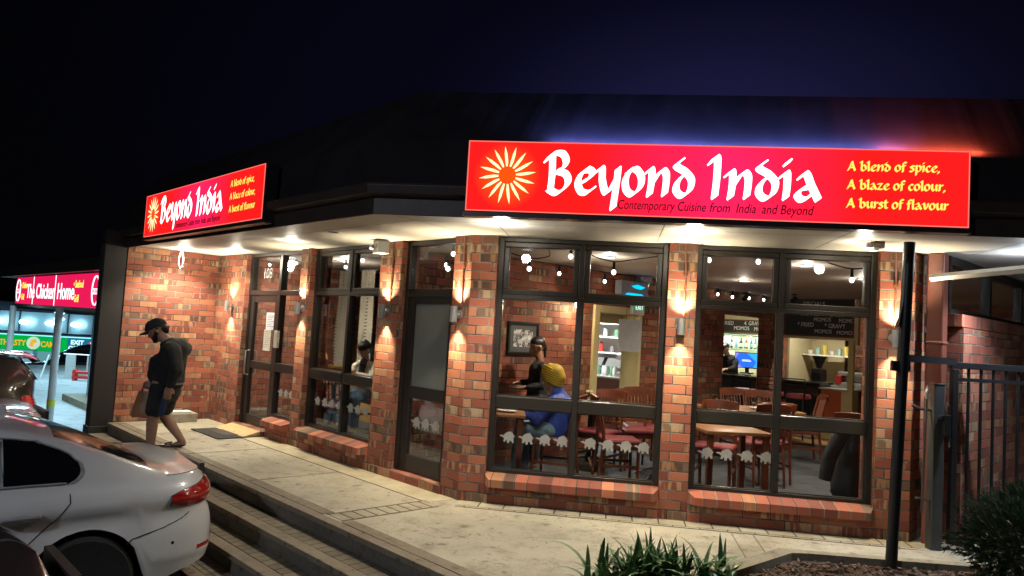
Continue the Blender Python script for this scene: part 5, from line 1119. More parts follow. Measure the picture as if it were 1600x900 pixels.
cap_c, cq = head((0.125, 0.0, 1.405), 0.12, 0.55, 1.05)
capb = [(cq(-.03, 0, .06), .092, cq(.01, 0, .062), .088), (cq(.06, 0, .055), .045, cq(.06, .02, .055), .045), (cq(.06, 0, .055), .045, cq(.06, -.02, .055), .045)]
blob('cap', capb, BLKC, man, .009)
m = M(); G = []
for i in range(9):
    t = -1+2*i/8; G.append([cq(.06+.02*(1-t*t), t*.075, .045-.012*t*t), cq(.10+.05*(1-t*t), t*.072, .043-.014*t*t), cq(.12+.06*(1-t*t), t*.06, .036-.02*t*t)])
m.grid(G); o = m.build('cap_peak', BLKC, man, smooth=True); sd = o.modifiers.new('solid', 'SOLIDIFY'); sd.thickness = .008
blob('beard', [(cq(.045, .045, -.055), .028, cq(.07, 0, -.09), .032), (cq(.045, -.045, -.055), .028, cq(.07, 0, -.09), .032), (cq(.0, .07, -.01), .018, cq(.045, .05, -.055), .022), (cq(.0, -.07, -.01), .018, cq(.045, -.05, -.055), .022), (cq(.088, .02, -.042), .010, cq(.088, -.02, -.042), .010)], HAIR, man, .008)
blob('hair', [(cq(-.075, .03, .01), .045, cq(-.075, -.03, .01), .045), (cq(-.06, 0, -.02), .05, cq(-.06, 0, -.03), .045), (cq(-.03, .075, .03), .02, cq(-.01, .078, .0), .014), (cq(-.03, -.075, .03), .02, cq(-.01, -.078, .0), .014)], HAIR, man, .009)
for fx, fy, fz, tilt in ((-.09, -.09, .0, .14), (.12, .09, -.14, .0)):
    m = M(); pts = [(-.13, -.028), (-.11, -.036), (-.03, -.034), (.06, -.046), (.12, -.036), (.145, 0), (.12, .036), (.06, .044), (-.03, .032), (-.11, .034), (-.13, .026)]
    m.T = Matrix.Translation((fx, fy, fz+.008)) @ Matrix.Rotation(tilt, 4, 'Y'); m.prism(pts, 0, .016); sole = m.build('thong_sandal', simple('sandal_sole', (.03, .028, .028), .7), man, bevel=.003)
    m = M(); m.T = Matrix.Translation((fx, fy, fz+.008)) @ Matrix.Rotation(tilt, 4, 'Y'); m.prism([(a*.95, b_*.93) for a, b_ in pts], .0165, .019); m.build('sandal_footbed', simple('footbed_pale', (.55, .5, .45), .7), man)
    m = M(); m.T = Matrix.Translation((fx, fy, fz+.008)) @ Matrix.Rotation(tilt, 4, 'Y'); m.tube([(-.02, -.04, .018), (.02, -.036, .05), (.10, 0, .034), (.02, .036, .055), (-.02, .036, .018)], .007, 6); m.build('sandal_strap', BLACK, man, smooth=True)
bag = thing('hand_bag', 'brown leather holdall in the walking man\'s hand', 'bag', (man.location.x-.29, man.location.y+.16, .33), radians(176))
m = M(); G = []
for i in range(13):
    t = i/12; z = .30*t; w = .155*(1-.38*t**1.6) if t < .95 else .09; d = .10*(1-.55*t**1.5)+.004
    G.append([(w*cos(a)*(1+.04*sin(3*a+t*5)), d*sin(a)*(1+.08*sin(4*a+t*7)), z+.01*sin(5*a)*(1-t)) for a in [2*pi*k/20 for k in range(21)]])
m.grid(G); m.fi([m.p(p_) for p_ in G[0][:-1]][::-1]); m.build('bag_body', simple('brown_leather', (.24, .11, .045), .45, 0, .4, 7, .5, bsc=30), bag, smooth=True)
m = M(); m.tube([(-.06, 0, .28), (-.05, 0, .37), (-.01, 0, .425), (.04, 0, .37), (.06, 0, .28)], .008, 8); m.build('handle', BLACK, bag, smooth=True)
m = M(); m.tube([(.095, -.02, .285), (-.09, -.02, .30)], .007, 6); m.build('zip_edge', simple('zip_pale', (.5, .42, .3), .5), bag, smooth=True)
# waitress
w = thing('person', 'waitress in black with tied hair holding a dark menu behind the first window', 'person', (0.36, 8.72, FZ), radians(192))
hc, q = head((0.02, 0, 1.40), 0.1, 0.22, .95)
body = hc + [((-.02, 0, 1.25), .045, (0, 0, 1.36), .042), ((-.02, 0, 1.12), .10, (-.01, 0, .80), .11), ((-.03, .13, 1.18), .05, (-.03, -.13, 1.18), .05), ((0, .08, .78), .085, (.01, .08, .42), .055), ((.01, .08, .42), .05, (0, .08, .08), .032), ((0, -.08, .78), .085, (0, -.08, .42), .055), ((0, -.08, .42), .05, (-.01, -.08, .08), .032), ((0, .08, .04), .035, (.14, .08, .03), .025), ((0, -.08, .04), .035, (.13, -.08, .03), .025),
 ((-.03, .16, 1.16), .04, (.0, .20, .96), .034), ((.0, .20, .96), .032, (.22, .15, .93), .024), ((-.03, -.16, 1.16), .04, (.02, -.2, .98), .034), ((.02, -.2, .98), .032, (.22, -.12, .97), .024)]
body += hand((.23, .145, .93), (1, -.2, -.12), (0, -.3, 1), .9, .5)+hand((.23, -.115, .97), (1, .25, 0), (0, .3, -1), .9, .6)
blob('body', body, SKIN, w, .010)
blob('black_top', [((-.02, 0, 1.13), .125, (-.01, 0, .74), .135), ((-.03, .13, 1.18), .062, (-.03, -.13, 1.18), .062), ((-.03, .16, 1.16), .055, (.0, .20, .96), .047), ((.0, .20, .96), .045, (.15, .17, .94), .036), ((-.03, -.16, 1.16), .055, (.02, -.2, .98), .047), ((.02, -.2, .98), .045, (.15, -.14, .975), .036)], BLKC, w, .011)
blob('trousers', [((0, .07, .78), .105, (.01, .08, .42), .07), ((.01, .08, .42), .068, (0, .08, .1), .05), ((0, -.07, .78), .105, (0, -.08, .42), .07), ((0, -.08, .42), .068, (-.01, -.08, .1), .05)], BLKC, w, .012)
blob('hair', [(q(-.035, 0, .05), .083, q(.0, 0, .06), .078), (q(-.095, 0, .0), .034, q(-.10, 0, -.03), .03), (q(-.10, 0, -.04), .024, q(-.085, 0, -.13), .014)], HAIR, w, .009)
mn = thing('open_menu', 'dark red menu folder held by the waitress', 'menu', (w.location.x-.36, w.location.y-.02, FZ+.96), radians(192))
m = M(); m.prism([(-.10, .05), (0, 0), (.10, .05), (.10, .056), (0, .008), (-.10, .056)], -.15, .15, ax='y'); m.build('cover', simple('menu_red', (.12, .02, .02), .4), mn)
# man in turban, seated facing the table on his left
t = thing('person', 'seated man in a mustard turban and blue jacket seen from behind', 'person', (0.50, 8.02, FZ), radians(166))
hc, q = head((-.0, 0, 1.075), 0, .15, 1.0)
body = hc+[((-.03, 0, .92), .055, (-.01, 0, 1.03), .05), ((-.08, 0, .80), .13, (-.06, 0, .56), .14), ((-.06, .14, .86), .055, (-.06, -.14, .86), .055), ((-.02, .09, .55), .085, (.30, .10, .53), .065), ((-.02, -.09, .55), .085, (.30, -.10, .53), .065), ((.31, .10, .52), .055, (.34, .10, .10), .036), ((.31, -.10, .52), .055, (.28, -.10, .10), .036), ((.34, .10, .04), .035, (.46, .10, .03), .028), ((.28, -.10, .04), .035, (.40, -.10, .03), .028), ((-.04, .19, .84), .045, (.10, .22, .66), .038), ((.10, .22, .66), .036, (.30, .15, .72), .027), ((-.04, -.19, .84), .045, (.10, -.22, .66), .038), ((.10, -.22, .66), .036, (.30, -.15, .72), .027)]
body += hand((.31, .145, .73), (1, -.3, .1), (0, 0, -1), .95, .4)+hand((.31, -.145, .73), (1, .3, .1), (0, 0, -1), .95, .4)
blob('body', body, SKIN, t, .011)
blob('blue_jacket', [((-.08, 0, .81), .155, (-.06, 0, .55), .165), ((-.06, .15, .85), .08, (-.06, -.15, .85), .08), ((-.07, 0, .93), .085, (-.06, 0, .96), .075), ((-.04, .19, .84), .07, (.10, .22, .66), .06), ((.10, .22, .66), .055, (.26, .17, .71), .042), ((-.04, -.19, .84), .07, (.10, -.22, .66), .06), ((.10, -.22, .66), .055, (.26, -.17, .71), .042)], simple('blue_jacket', (.02, .045, .28), .6, 0, .2, 8, .3), t, .012)
blob('jeans', [((-.02, .09, .55), .10, (.30, .10, .53), .078), ((-.02, -.09, .55), .10, (.30, -.10, .53), .078), ((.31, .10, .52), .07, (.34, .10, .12), .052), ((.31, -.10, .52), .07, (.28, -.10, .12), .052)], simple('pale_jeans', (.16, .24, .30), .8, 0, .2, 10), t, .012)
o = blob('turban', [(q(-.03, 0, .07), .108, q(.02, 0, .07), .10), (q(-.05, 0, .02), .098, q(-.0, 0, .03), .092), (q(.02, 0, .12), .07, q(.05, 0, .12), .05)], simple('mustard_cloth', (.38, .24, .01), .75, 0, .15, 10), t, .010)
m = M()
for k in range(7):
    z = -.03+.026*k; r = .112*sqrt(max(.1, 1-((z-.05)/.14)**2))
    m.tube([q(-.01+r*1.02*cos(a), r*.95*sin(a), z+.035*cos(a)+.012*sin(a*2)) for a in [2*pi*j/20 for j in range(21)]], .0125, 6, cap=False)
m.build('turban_folds', simple('mustard_fold', (.42, .27, .015), .75), t, smooth=True)
# bartender
bt = thing('person', 'bartender in black bending over behind the bar beside the screen', 'person', P(FL, -2.72, 9.55, FZ), radians(215))
hc, q = head((.16, 0, 1.46), -.2, .6, 1.0)
blob('body', hc+[((.05, 0, 1.33), .055, (.13, 0, 1.42), .048), ((.0, 0, 1.22), .13, (-.06, 0, .85), .14), ((.0, .17, 1.28), .05, (.0, -.17, 1.28), .05), ((-.06, .09, .82), .09, (-.05, .09, .1), .04), ((-.06, -.09, .82), .09, (-.05, -.09, .1), .04), ((.02, .2, 1.24), .045, (.14, .22, 1.08), .037), ((.14, .22, 1.08), .034, (.34, .14, 1.05), .026), ((.02, -.2, 1.24), .045, (.14, -.22, 1.08), .037), ((.14, -.22, 1.08), .034, (.34, -.14, 1.05), .026)]+hand((.35, .135, 1.05), (1, -.2, -.2), (0, 0, -1), .95, .5)+hand((.35, -.135, 1.05), (1, .2, -.2), (0, 0, -1), .95, .5), SKINL, bt, .012)
blob('black_shirt', [((.0, 0, 1.22), .155, (-.06, 0, .84), .16), ((.0, .17, 1.27), .075, (.0, -.17, 1.27), .075), ((.02, .2, 1.24), .064, (.14, .22, 1.08), .054), ((.02, -.2, 1.24), .064, (.14, -.22, 1.08), .054), ((.14, .22, 1.08), .05, (.25, .18, 1.06), .04), ((.14, -.22, 1.08), .05, (.25, -.18, 1.06), .04)], BLKC, bt, .012)
blob('trousers', [((-.06, .09, .82), .105, (-.05, .09, .1), .055), ((-.06, -.09, .82), .105, (-.05, -.09, .1), .055)], BLKC, bt, .014)
blob('hair', [(q(-.035, 0, .05), .086, q(.015, 0, .066), .078)], HAIR, bt, .010)
# woman in the left room
wo_ = thing('person', 'seated woman in dark beanie and cream coat looking down in the left room', 'person', P(FL, -4.00, 1.45, FZ), -AL-pi/2+.35)
hc, q = head((.03, 0, 1.17), -.25, .5, .95)
blob('body', hc+[((-.02, 0, .98), .05, (.01, 0, 1.12), .045), ((-.04, 0, .88), .12, (-.04, 0, .55), .13), ((-.02, .13, .94), .05, (-.02, -.13, .94), .05), ((-.02, .09, .53), .085, (.33, .10, .53), .06), ((-.02, -.09, .53), .085, (.33, -.10, .53), .06), ((.33, .1, .5), .052, (.30, .1, .06), .034), ((.33, -.1, .5), .052, (.30, -.1, .06), .034), ((.30, .1, .04), .034, (.42, .1, .03), .026), ((.30, -.1, .04), .034, (.42, -.1, .03), .026), ((0, .17, .92), .04, (.12, .2, .78), .035), ((.12, .2, .78), .034, (.30, .06, .84), .025), ((0, -.17, .92), .04, (.12, -.2, .78), .035), ((.12, -.2, .78), .034, (.30, -.06, .84), .025)]+hand((.31, .055, .845), (.8, -.4, .4), (0, -.4, 1), .85, .8)+hand((.31, -.055, .845), (.8, .4, .4), (0, .4, 1), .85, .8), SKINL, wo_, .010)
blob('cream_coat', [((-.05, .07, .88), .10, (-.05, .08, .55), .12), ((-.05, -.07, .88), .10, (-.05, -.08, .55), .12), ((-.02, .14, .93), .07, (0, .09, .98), .05), ((-.02, -.14, .93), .07, (0, -.09, .98), .05), ((0, .17, .92), .06, (.12, .2, .78), .055), ((0, -.17, .92), .06, (.12, -.2, .78), .055), ((.12, .2, .78), .052, (.27, .08, .83), .04), ((.12, -.2, .78), .052, (.27, -.08, .83), .04)], simple('cream_wool', (.62, .57, .47), .9, 0, .2, 20, .5), wo_, .011)
blob('dark_scarf', [((.03, 0, 1.0), .06, (.06, 0, .80), .06)], BLKC, wo_, .011)
blob('trousers', [((-.02, .09, .53), .10, (.33, .10, .53), .07), ((-.02, -.09, .53), .10, (.33, -.10, .53), .07), ((.33, .1, .5), .065, (.30, .1, .08), .045), ((.33, -.1, .5), .065, (.30, -.1, .08), .045)], BLKC, wo_, .012)
blob('beanie', [(q(-.04, 0, .06), .084, q(.012, 0, .06), .08), (q(-.05, 0, .10), .06, q(-.03, 0, .11), .06), (q(-.06, .03, -.0), .05, q(-.07, -.03, -.04), .05)], HAIR, wo_, .010)
m = M()
for sy in (-1, 1): m.tube([q(.096+.0*a, sy*.03+.019*cos(a), .012+.016*sin(a)) for a in [2*pi*k/12 for k in range(13)]], .0028, 4, cap=False)
m.tube([q(.098, -.011, .014), q(.098, .011, .014)], .0028, 4); m.build('spectacles', BLACK, wo_)
ph = thing('phone', 'dark phone held by the woman in the cream coat', 'phone', wo_.matrix_basis @ Vector((.40, 0, .90)), -AL-pi/2); m = M(); m.box(-.035, .035, -.004, .004, -.07, .07); m.T = Matrix.Identity(4); m.build('phone_body', BLACK, ph, bevel=.003)
# person at the right edge, and jacket over the chair
rp = thing('person', 'seated diner with brown hair and red top at the right edge of the second window', 'person', P(FL, 2.45, 3.75, FZ), radians(60))
hc, q = head((.05, 0, 1.08), .2, .3, .95)
blob('body', hc+[((-.02, 0, .9), .05, (.03, 0, 1.03), .045), ((-.05, 0, .8), .12, (-.05, 0, .52), .13), ((-.03, .14, .86), .05, (-.03, -.14, .86), .05), ((-.02, .09, .53), .085, (.33, .10, .53), .06), ((-.02, -.09, .53), .085, (.33, -.10, .53), .06), ((.33, .1, .5), .052, (.30, .1, .06), .034), ((.33, -.1, .5), .052, (.30, -.1, .06), .034), ((0, .18, .84), .04, (.14, .2, .7), .035), ((.14, .2, .7), .034, (.33, .1, .76), .025), ((0, -.18, .84), .04, (.14, -.2, .7), .035), ((.14, -.2, .7), .034, (.33, -.1, .76), .025)]+hand((.34, .09, .765), (1, -.2, 0), (0, 0, -1), .9, .5)+hand((.34, -.09, .765), (1, .2, 0), (0, 0, -1), .9, .5), SKINL, rp, .011)
blob('red_top', [((-.05, 0, .82), .14, (-.05, 0, .5), .15), ((-.03, .14, .86), .07, (-.03, -.14, .86), .07), ((0, .18, .84), .06, (.14, .2, .7), .055), ((0, -.18, .84), .06, (.14, -.2, .7), .055)], simple('red_knit', (.3, .02, .03), .85), rp, .012)
blob('trousers', [((-.02, .09, .53), .10, (.33, .10, .53), .07), ((-.02, -.09, .53), .10, (.33, -.10, .53), .07), ((.33, .1, .5), .065, (.30, .1, .08), .045), ((.33, -.1, .5), .065, (.30, -.1, .08), .045)], BLKC, rp, .012)
blob('hair', [(q(-.035, 0, .05), .088, q(.01, 0, .066), .08), (q(-.06, .03, -.05), .06, q(-.07, .03, -.15), .045), (q(-.06, -.03, -.05), .06, q(-.07, -.03, -.15), .045)], simple('brown_hair', (.10, .045, .02), .5), rp, .010)
jk = thing('draped_jacket', 'black jacket hanging low over a chair at the window\'s right edge', 'jacket', (3.56, 7.52, FZ), -.15)
m = M(); G = []
for i in range(15):
    t_ = i/14; z = .86-.80*t_; row = []
    for k in range(25):
        a = 2*pi*k/24; wx = .08+.10*t_**.7-.05*(t_ > .92); wy = .07+.08*t_; row.append((wx*cos(a)*(1+.09*sin(5*a+t_*3))-.06*t_, wy*sin(a)*(1+.12*sin(4*a+2)), z+.03*sin(3*a)*t_))
    G.append(row)
m.grid(G, flip=True); m.fi([m.p(p_) for p_ in G[0][:-1]]); m.build('jacket_cloth', simple('black_jacket', (.006, .006, .009), .6, 0, .4, 6, .5, bsc=15), jk, smooth=True)
m = M(); m.tube([(-.12, -.12, .82), (-.27, -.14, .5), (-.30, -.12, .28)], [.07, .075, .06], 12); m.build('sleeve', BLKC, jk, smooth=True)
# ================================================================== CARS
import numpy as np
def interp(x, tab):
    if x <= tab[0][0]: return tab[0][1]
    for (a, fa), (b, fb) in zip(tab[:-1], tab[1:]):
        if x <= b:
            t = (x-a)/(b-a); return fa+(fb-fa)*t
    return tab[-1][1]
def smooth_tab(tab, n=6):
    """monotone-ish smoothing: Catmull-Rom through the table, resampled"""
    P_ = [Vector((a, b)) for a, b in tab]; q = cr_pts(P_, n); out = [(v.x, v.y) for v in q]
    res = [out[0]]
    for a in out[1:]:
        if a[0] > res[-1][0]+1e-6: res.append(a)
    return res
BRITE = simple('bright_trim', (.42, .43, .45), .25, .35, .05, 4)
TYRE = simple('tyre', (.012, .012, .012), .85, 0, .2, 20, .2); LENS = None
b = NB('tail_lens'); oc = texobj(b); sp = b.node('ShaderNodeSeparateXYZ'); b.l.new(oc, sp.inputs[0]); wv = b.math('SINE', b.math('MULTIPLY', sp.outputs[2], 160.0))
LENS = b.fin(b.bsdf(b.mix(b.math('MULTIPLY', b.math('ADD', wv, 1.0), .5), (.42, .008, .01), (.28, .004, .006)), .12, 0, .6, None, 1.0))
TINT = simple('tinted_glass', (.006, .006, .008), .10, 0, .1, 2, spec=.22, rv=.02); RIMM = simple('rim_dark', (.05, .05, .055), .3, .8, .1, 6); SEAM = simple('seam_black', (.006, .006, .006), .8); PLAST = simple('car_plastic', (.015, .015, .016), .5)
def paint(name, col, metal=0.0, rough=.28):
    b = NB(name); oc = texobj(b); n = b.noise(oc, 900, 1); c = b.mix(.06, col, b.ramp(n, [(.3, (.6, .6, .6)), (.7, (1.2, 1.2, 1.2))]), 'MULTIPLY'); d = b.ramp(b.noise(oc, 1.1, 4), [(.3, (.9, .89, .87)), (.7, (1, 1, 1))]); c = b.mix(.8, c, d, 'MULTIPLY')
    return b.fin(b.bsdf(c, rough, metal, .5, None, 1.0))
SED = dict(L=4.94, W=.93, plan=[(0, 0.0), (.012, .35), (.045, .60), (.12, .76), (.26, .86), (.5, .905), (.9, .925), (1.4, .93), (2.5, .93), (3.6, .925), (4.1, .91), (4.5, .83), (4.75, .66), (4.9, .35), (4.94, 0)],
 ztop=[(0, 1.0), (.1, 1.0), (.4, .985), (.8, .975), (1.3, .965), (2.4, .95), (3.4, .935), (3.8, .90), (4.4, .80), (4.8, .70), (4.94, .64)], zbot=[(0, .38), (.3, .33), (.6, .24), (.8, .20), (4.2, .18), (4.7, .2), (4.94, .24)],
 off=[(.18, .05), (.28, .03), (.40, .004), (.44, -.006), (.58, -.006), (.66, .004), (.72, .020), (.77, .022), (.82, .006), (.87, .004), (.93, .030), (.98, .07), (1.02, .11)],
 mid=[(0, 1.005), (.05, 1.025), (.25, 1.03), (.42, 1.04), (.50, 1.06), (.72, 1.165), (.97, 1.275), (1.2, 1.35), (1.5, 1.40), (2.1, 1.43), (2.6, 1.425), (2.9, 1.38), (3.3, 1.19), (3.62, 1.01), (3.9, .96), (4.4, .88), (4.8, .76), (4.94, .68)],
 railz=[(0, 1.0), (.25, 1.01), (.42, 1.015), (.68, 1.10), (.93, 1.205), (1.18, 1.29), (1.5, 1.345), (2.1, 1.375), (2.6, 1.365), (2.9, 1.31), (3.3, 1.13), (3.6, .98), (4.0, .93), (4.5, .83), (4.94, .66)],
 raily=[(0, .60), (.3, .64), (.55, .69), (.8, .70), (1.05, .675), (1.3, .645), (1.6, .625), (2.1, .62), (2.6, .625), (2.9, .65), (3.3, .71), (3.6, .75), (4.0, .70), (4.5, .58), (4.94, .3)], xr=.99, xf=3.97, R=.375,
 rear_glass=(.50, 1.12), wind=(2.78, 3.48), side=[1.16, 3.25], kind='sedan')
SUV = dict(SED); SUV.update(L=4.7, plan=[(0, 0.0), (.015, .4), (.05, .66), (.14, .82), (.3, .895), (.6, .925), (1.0, .935), (2.3, .935), (3.5, .93), (3.9, .91), (4.3, .83), (4.55, .62), (4.66, .35), (4.7, 0)],
 ztop=[(0, 1.10), (.3, 1.10), (1.0, 1.09), (2.4, 1.05), (3.2, 1.03), (3.6, 1.0), (4.2, .93), (4.7, .8)], off=[(.18, .05), (.3, .02), (.45, 0), (.7, 0), (.8, .015), (.9, .01), (1.0, .04), (1.12, .075)],
 mid=[(0, 1.13), (.05, 1.3), (.16, 1.5), (.28, 1.645), (.5, 1.68), (1.2, 1.72), (2.0, 1.72), (2.5, 1.66), (2.9, 1.44), (3.25, 1.14), (3.6, 1.08), (4.2, 1.0), (4.7, .84)],
 railz=[(0, 1.12), (.06, 1.25), (.2, 1.45), (.34, 1.56), (.6, 1.6), (1.2, 1.63), (2.0, 1.62), (2.5, 1.55), (2.9, 1.34), (3.25, 1.10), (3.6, 1.04), (4.2, .96), (4.7, .82)], raily=[(0, .78), (.2, .74), (.4, .70), (1.2, .69), (2.0, .685), (2.5, .69), (2.9, .72), (3.3, .76), (3.7, .72), (4.3, .58), (4.7, .3)],
 xr=.92, xf=3.72, R=.385, rear_glass=(.04, .24), wind=(2.45, 3.1), side=[.55, 3.0], kind='suv')
def make_car(label, loc, rz, pm, spec, group=None):
    S = spec; s = thing('parked_car', label, 'car', loc, rz, group)
    T = {k: smooth_tab(S[k], 14) for k in ('ztop', 'zbot', 'mid', 'railz', 'raily')}; offt = smooth_tab(S['off'], 4)
    pl = [Vector(p_) for p_ in S['plan']]; pd = cr_pts(pl, 6)
    # densify plan
    seg = [pd[0]]
    for a, b_ in zip(pd[:-1], pd[1:]):
        n = max(1, int((b_-a).length/.035))
        for k in range(1, n+1): seg.append(a+(b_-a)*k/n)
    pd = [Vector((min(max(v.x, 0), S['L']), max(v.y, 0))) for v in seg]; N = len(pd)
    nor = []
    for i in range(N):
        t = (pd[min(i+1, N-1)]-pd[max(i-1, 0)]).normalized(); nor.append(Vector((-t.y, t.x)))   # outward = left of travel for +y side going +x
    # top ends of the plan: tuck normals
    wz = .335; lip = S['R']
    def zb(x):
        z = interp(x, T['zbot'])
        for xw in (S['xr'], S['xf']):
            if abs(x-xw) < lip: z = max(z, wz+sqrt(lip*lip-(x-xw)**2))
        return z
    rearslope = lambda x, z: 0
    def sk(i, z):
        p_ = pd[i]; o_ = interp(z, offt)
        if S['kind'] == 'sedan':   # rear: bumper bulges, lid tucks in
            rear = max(0, 1-p_.x/.35); o_ += rear*(.03 if z > .72 else 0)*min(1, (z-.72)/.06 if z > .72 else 0)-rear*.012*(z > 1.03)
        q_ = p_-nor[i]*o_; return Vector((q_.x, max(q_.y, 0) if 0 < i < N-1 else 0, z))
    K = 26; m = M(); G = []
    for i in range(N):
        z0 = zb(pd[i].x); z1 = interp(pd[i].x, T['ztop']); G.append([sk(i, z0+(z1-z0)*(k/K)) for k in range(K+1)])
    for sy in (1, -1):
        m.grid([[(p_.x, p_.y*sy, p_.z) for p_ in r] for r in G], flip=(sy < 0))
    # top surface
    xs_t = [G[i][K] for i in range(N)]
    def top_row(e):
        x = e.x; E_ = e; rz_ = interp(x, T['railz']); ry = min(interp(x, T['raily']), max(E_.y-.02, 0)*1.0); mz = interp(x, T['mid'])
        if E_.y < .12: ry = E_.y*.7
        rz_ = max(rz_, E_.z) if S['kind'] == 'sedan' else rz_
        A_ = Vector((x, E_.y+(ry-E_.y)*.12, E_.z+(rz_-E_.z)*.10+.012*min(1, E_.y)));
        row = [E_, A_]
        for k in (1, 2, 3, 4, 5, 6): t = k/6; bulge = .02*sin(pi*t)*(rz_-E_.z > .1); row.append(Vector((x, A_.y+(ry-A_.y)*t+bulge, A_.z+(rz_-A_.z)*t)))
        for k in range(1, 9): t = k/8; yy = ry*(1-t); row.append(Vector((x, yy, rz_+(mz-rz_)*(1-(1-t)**2.4))))
        return row
    TR = [top_row(e_) for e_ in xs_t]
    for sy in (1, -1): m.grid([[(p_.x, p_.y*sy, p_.z) for p_ in r] for r in TR], flip=(sy < 0))
    body = m.build('body', pm, s, smooth=True); body.data.set_sharp_from_angle(angle=radians(55)) if hasattr(body.data, 'set_sharp_from_angle') else None
    # side lookup on the skirt and the glasshouse
    half = [i for i in range(N) if pd[i].y > .5]
    def side(x, z, out=.003):
        best = min(half, key=lambda i: abs(sk(i, z).x-x)); q_ = sk(best, z); n_ = nor[best]; return Vector((x if pd[best].y > .85 else q_.x+n_.x*out, q_.y+n_.y*out, z)), n_
    def gh(x, t, out=.004):     # glasshouse side, t 0..1 from belt to rail
        i = min(range(N), key=lambda k: abs(TR[k][1].x-x) if pd[k].y > .5 else 9); r = TR[i]; a = t*6; k = min(int(a), 5); f = a-k; q_ = r[1+k]*(1-f)+r[2+k]*f; n_ = Vector((0, (r[7].z-r[1].z), -(r[7].y-r[1].y))).normalized(); return Vector((x, q_.y, q_.z))+n_*out
    def topc(x, yy, out=.004):  # top surface at fraction yy of rail
        ry = interp(x, T['raily']); r0 = interp(x, T['railz']); mz = interp(x, T['mid']); t = 1-yy; return Vector((x, ry*yy, r0+(mz-r0)*(1-(1-t)**2.4)+out))
    x0, x1 = S['side']
    def side_glass(m, a, b_, sy):
        G = []
        for i in range(25):
            x_ = a+(b_-a)*i/24; row = []
            for k in range(9):
                t = .04+.84*k/8; xx = x_
                lo, hi = gl_span(t); xx = min(max(x_, lo), hi); p_ = gh(xx, t); row.append((p_.x, p_.y*sy, p_.z))
            G.append(row)
        m.grid(G, flip=sy < 0)
    def gl_span(t):
        if S['kind'] == 'sedan': return (x0+interp(t, [(0, -.04), (.08, -.09), (.3, -.13), (.55, -.12), (.7, -.07), (.8, .0), (.88, .13), (.95, .3)]), x1-.45*t)
        return (x0+.05+.28*t*t, x1-.38*t)
    for sy in (1, -1):
        m = M(); side_glass(m, x0-.13, 1.47, sy); side_glass(m, 1.49, 2.42, sy); side_glass(m, 2.47, x1, sy); m.build('side_window', TINT, s, smooth=True)
        m = M(); L_ = []
        for k in range(33):
            x_ = x0-.04+(x1-.1-x0)*k/32; p_ = gh(x_, .03, .006); L_.append((p_.x, p_.y*sy, p_.z))
        tp = []
        for k in range(12): t = .03+.84*k/11; lo, hi = gl_span(t); p_ = gh(lo-.008, t, .006); tp.append((p_.x, p_.y*sy, p_.z))
        for k in range(26): x_ = gl_span(.87)[0]+(gl_span(.87)[1]-gl_span(.87)[0])*k/25; p_ = gh(x_, .895, .006); tp.append((p_.x, p_.y*sy, p_.z))
        m.tube(L_, .008, 6); m.tube(tp, .006, 6); m.build('window_trim', BRITE if S['kind'] == 'sedan' else PLAST, s, smooth=True)
        m = M(); p1_, p2_ = gh(1.475, .04, .007), gh(1.49, .86, .007); m.tube([(p1_.x, p1_.y*sy, p1_.z), (p2_.x, p2_.y*sy, p2_.z)], .007, 6); m.build('window_divider', BRITE, s)
    def topglass(a, b_, name, w=.93):
        m = M(); G = []
        for i in range(19):
            x_ = a+(b_-a)*i/18; row = []
            for k in range(21):
                f = -1+2*k/20; e_ = 1-.0*abs(f); p_ = topc(x_+ (.05*(f*f) if a < 2 else -.06*f*f), abs(f)*w); row.append((p_.x, p_.y*(1 if f > 0 else -1), p_.z))
            G.append(row)
        m.grid(G); m.build(name, TINT, s, smooth=True)
    topglass(*S['rear_glass'], 'rear_window'); topglass(*S['wind'], 'windscreen')
    # seams
    def seam(pts, sy, w=.0035):
        pts = [tuple(Vector(a).lerp(Vector(b_), k/8)) for a, b_ in zip(pts[:-1], pts[1:]) for k in range(8)]+[pts[-1]]
        m = M(); q_ = []
        for x_, z_ in pts: p_, n_ = side(x_, z_, .0005); q_.append((p_.x, p_.y*sy, p_.z))
        m.tube(q_, w, 4); m.build('door_seam', SEAM, s)
    bz = interp(1.3, T['ztop'])
    for sy in (1, -1):
        if S['kind'] == 'sedan':
            seam([(1.10, .955), (1.10, .90), (1.19, .79), (1.31, .68), (1.42, .58), (1.49, .45), (1.50, .26)], sy); seam([(2.45, .95), (2.46, .6), (2.47, .25)], sy); seam([(3.45, .93), (3.42, .6), (3.40, .25)], sy)
            seam([(.30, .735), (.36, .70), (.50, .655), (.70, .61), (.735, .58)], sy)
        else:
            seam([(1.35, 1.06), (1.36, .8), (1.36, .3)], sy); seam([(2.4, 1.0), (2.42, .3)], sy)
        for hx in (1.38, 2.55):
            p_, n_ = side(hx, .84, .012); m = M(); m.tube([(hx-.12, (p_.y-.012)*sy, .838), (hx-.10, (p_.y+.012)*sy, .842), (hx, (p_.y+.022)*sy, .846), (hx+.10, (p_.y+.012)*sy, .842), (hx+.12, (p_.y-.012)*sy, .838)], [.010, .015, .017, .015, .010], 8); m.build('door_handle', BRITE, s, smooth=True)
        # tail lamps wrapping the corner
        m = M(); G = []
        if S['kind'] == 'sedan': prof = [(.50, .825, .85), (.45, .80, .875), (.38, .79, .90), (.30, .785, .915), (.22, .785, .93), (.15, .785, .945), (.10, .79, .955), (.05, .79, .96), (.03, .80, .96)]
        else: prof = [(.30, 1.02, 1.10), (.24, .92, 1.13), (.18, .80, 1.13), (.12, .80, 1.12), (.06, .82, 1.10)]
        lampi = sorted([i for i in range(N) if pd[i].x < prof[0][0] and pd[i].y > (.52 if S['kind'] == 'sedan' else .74)], key=lambda i: pd[i].x, reverse=True)
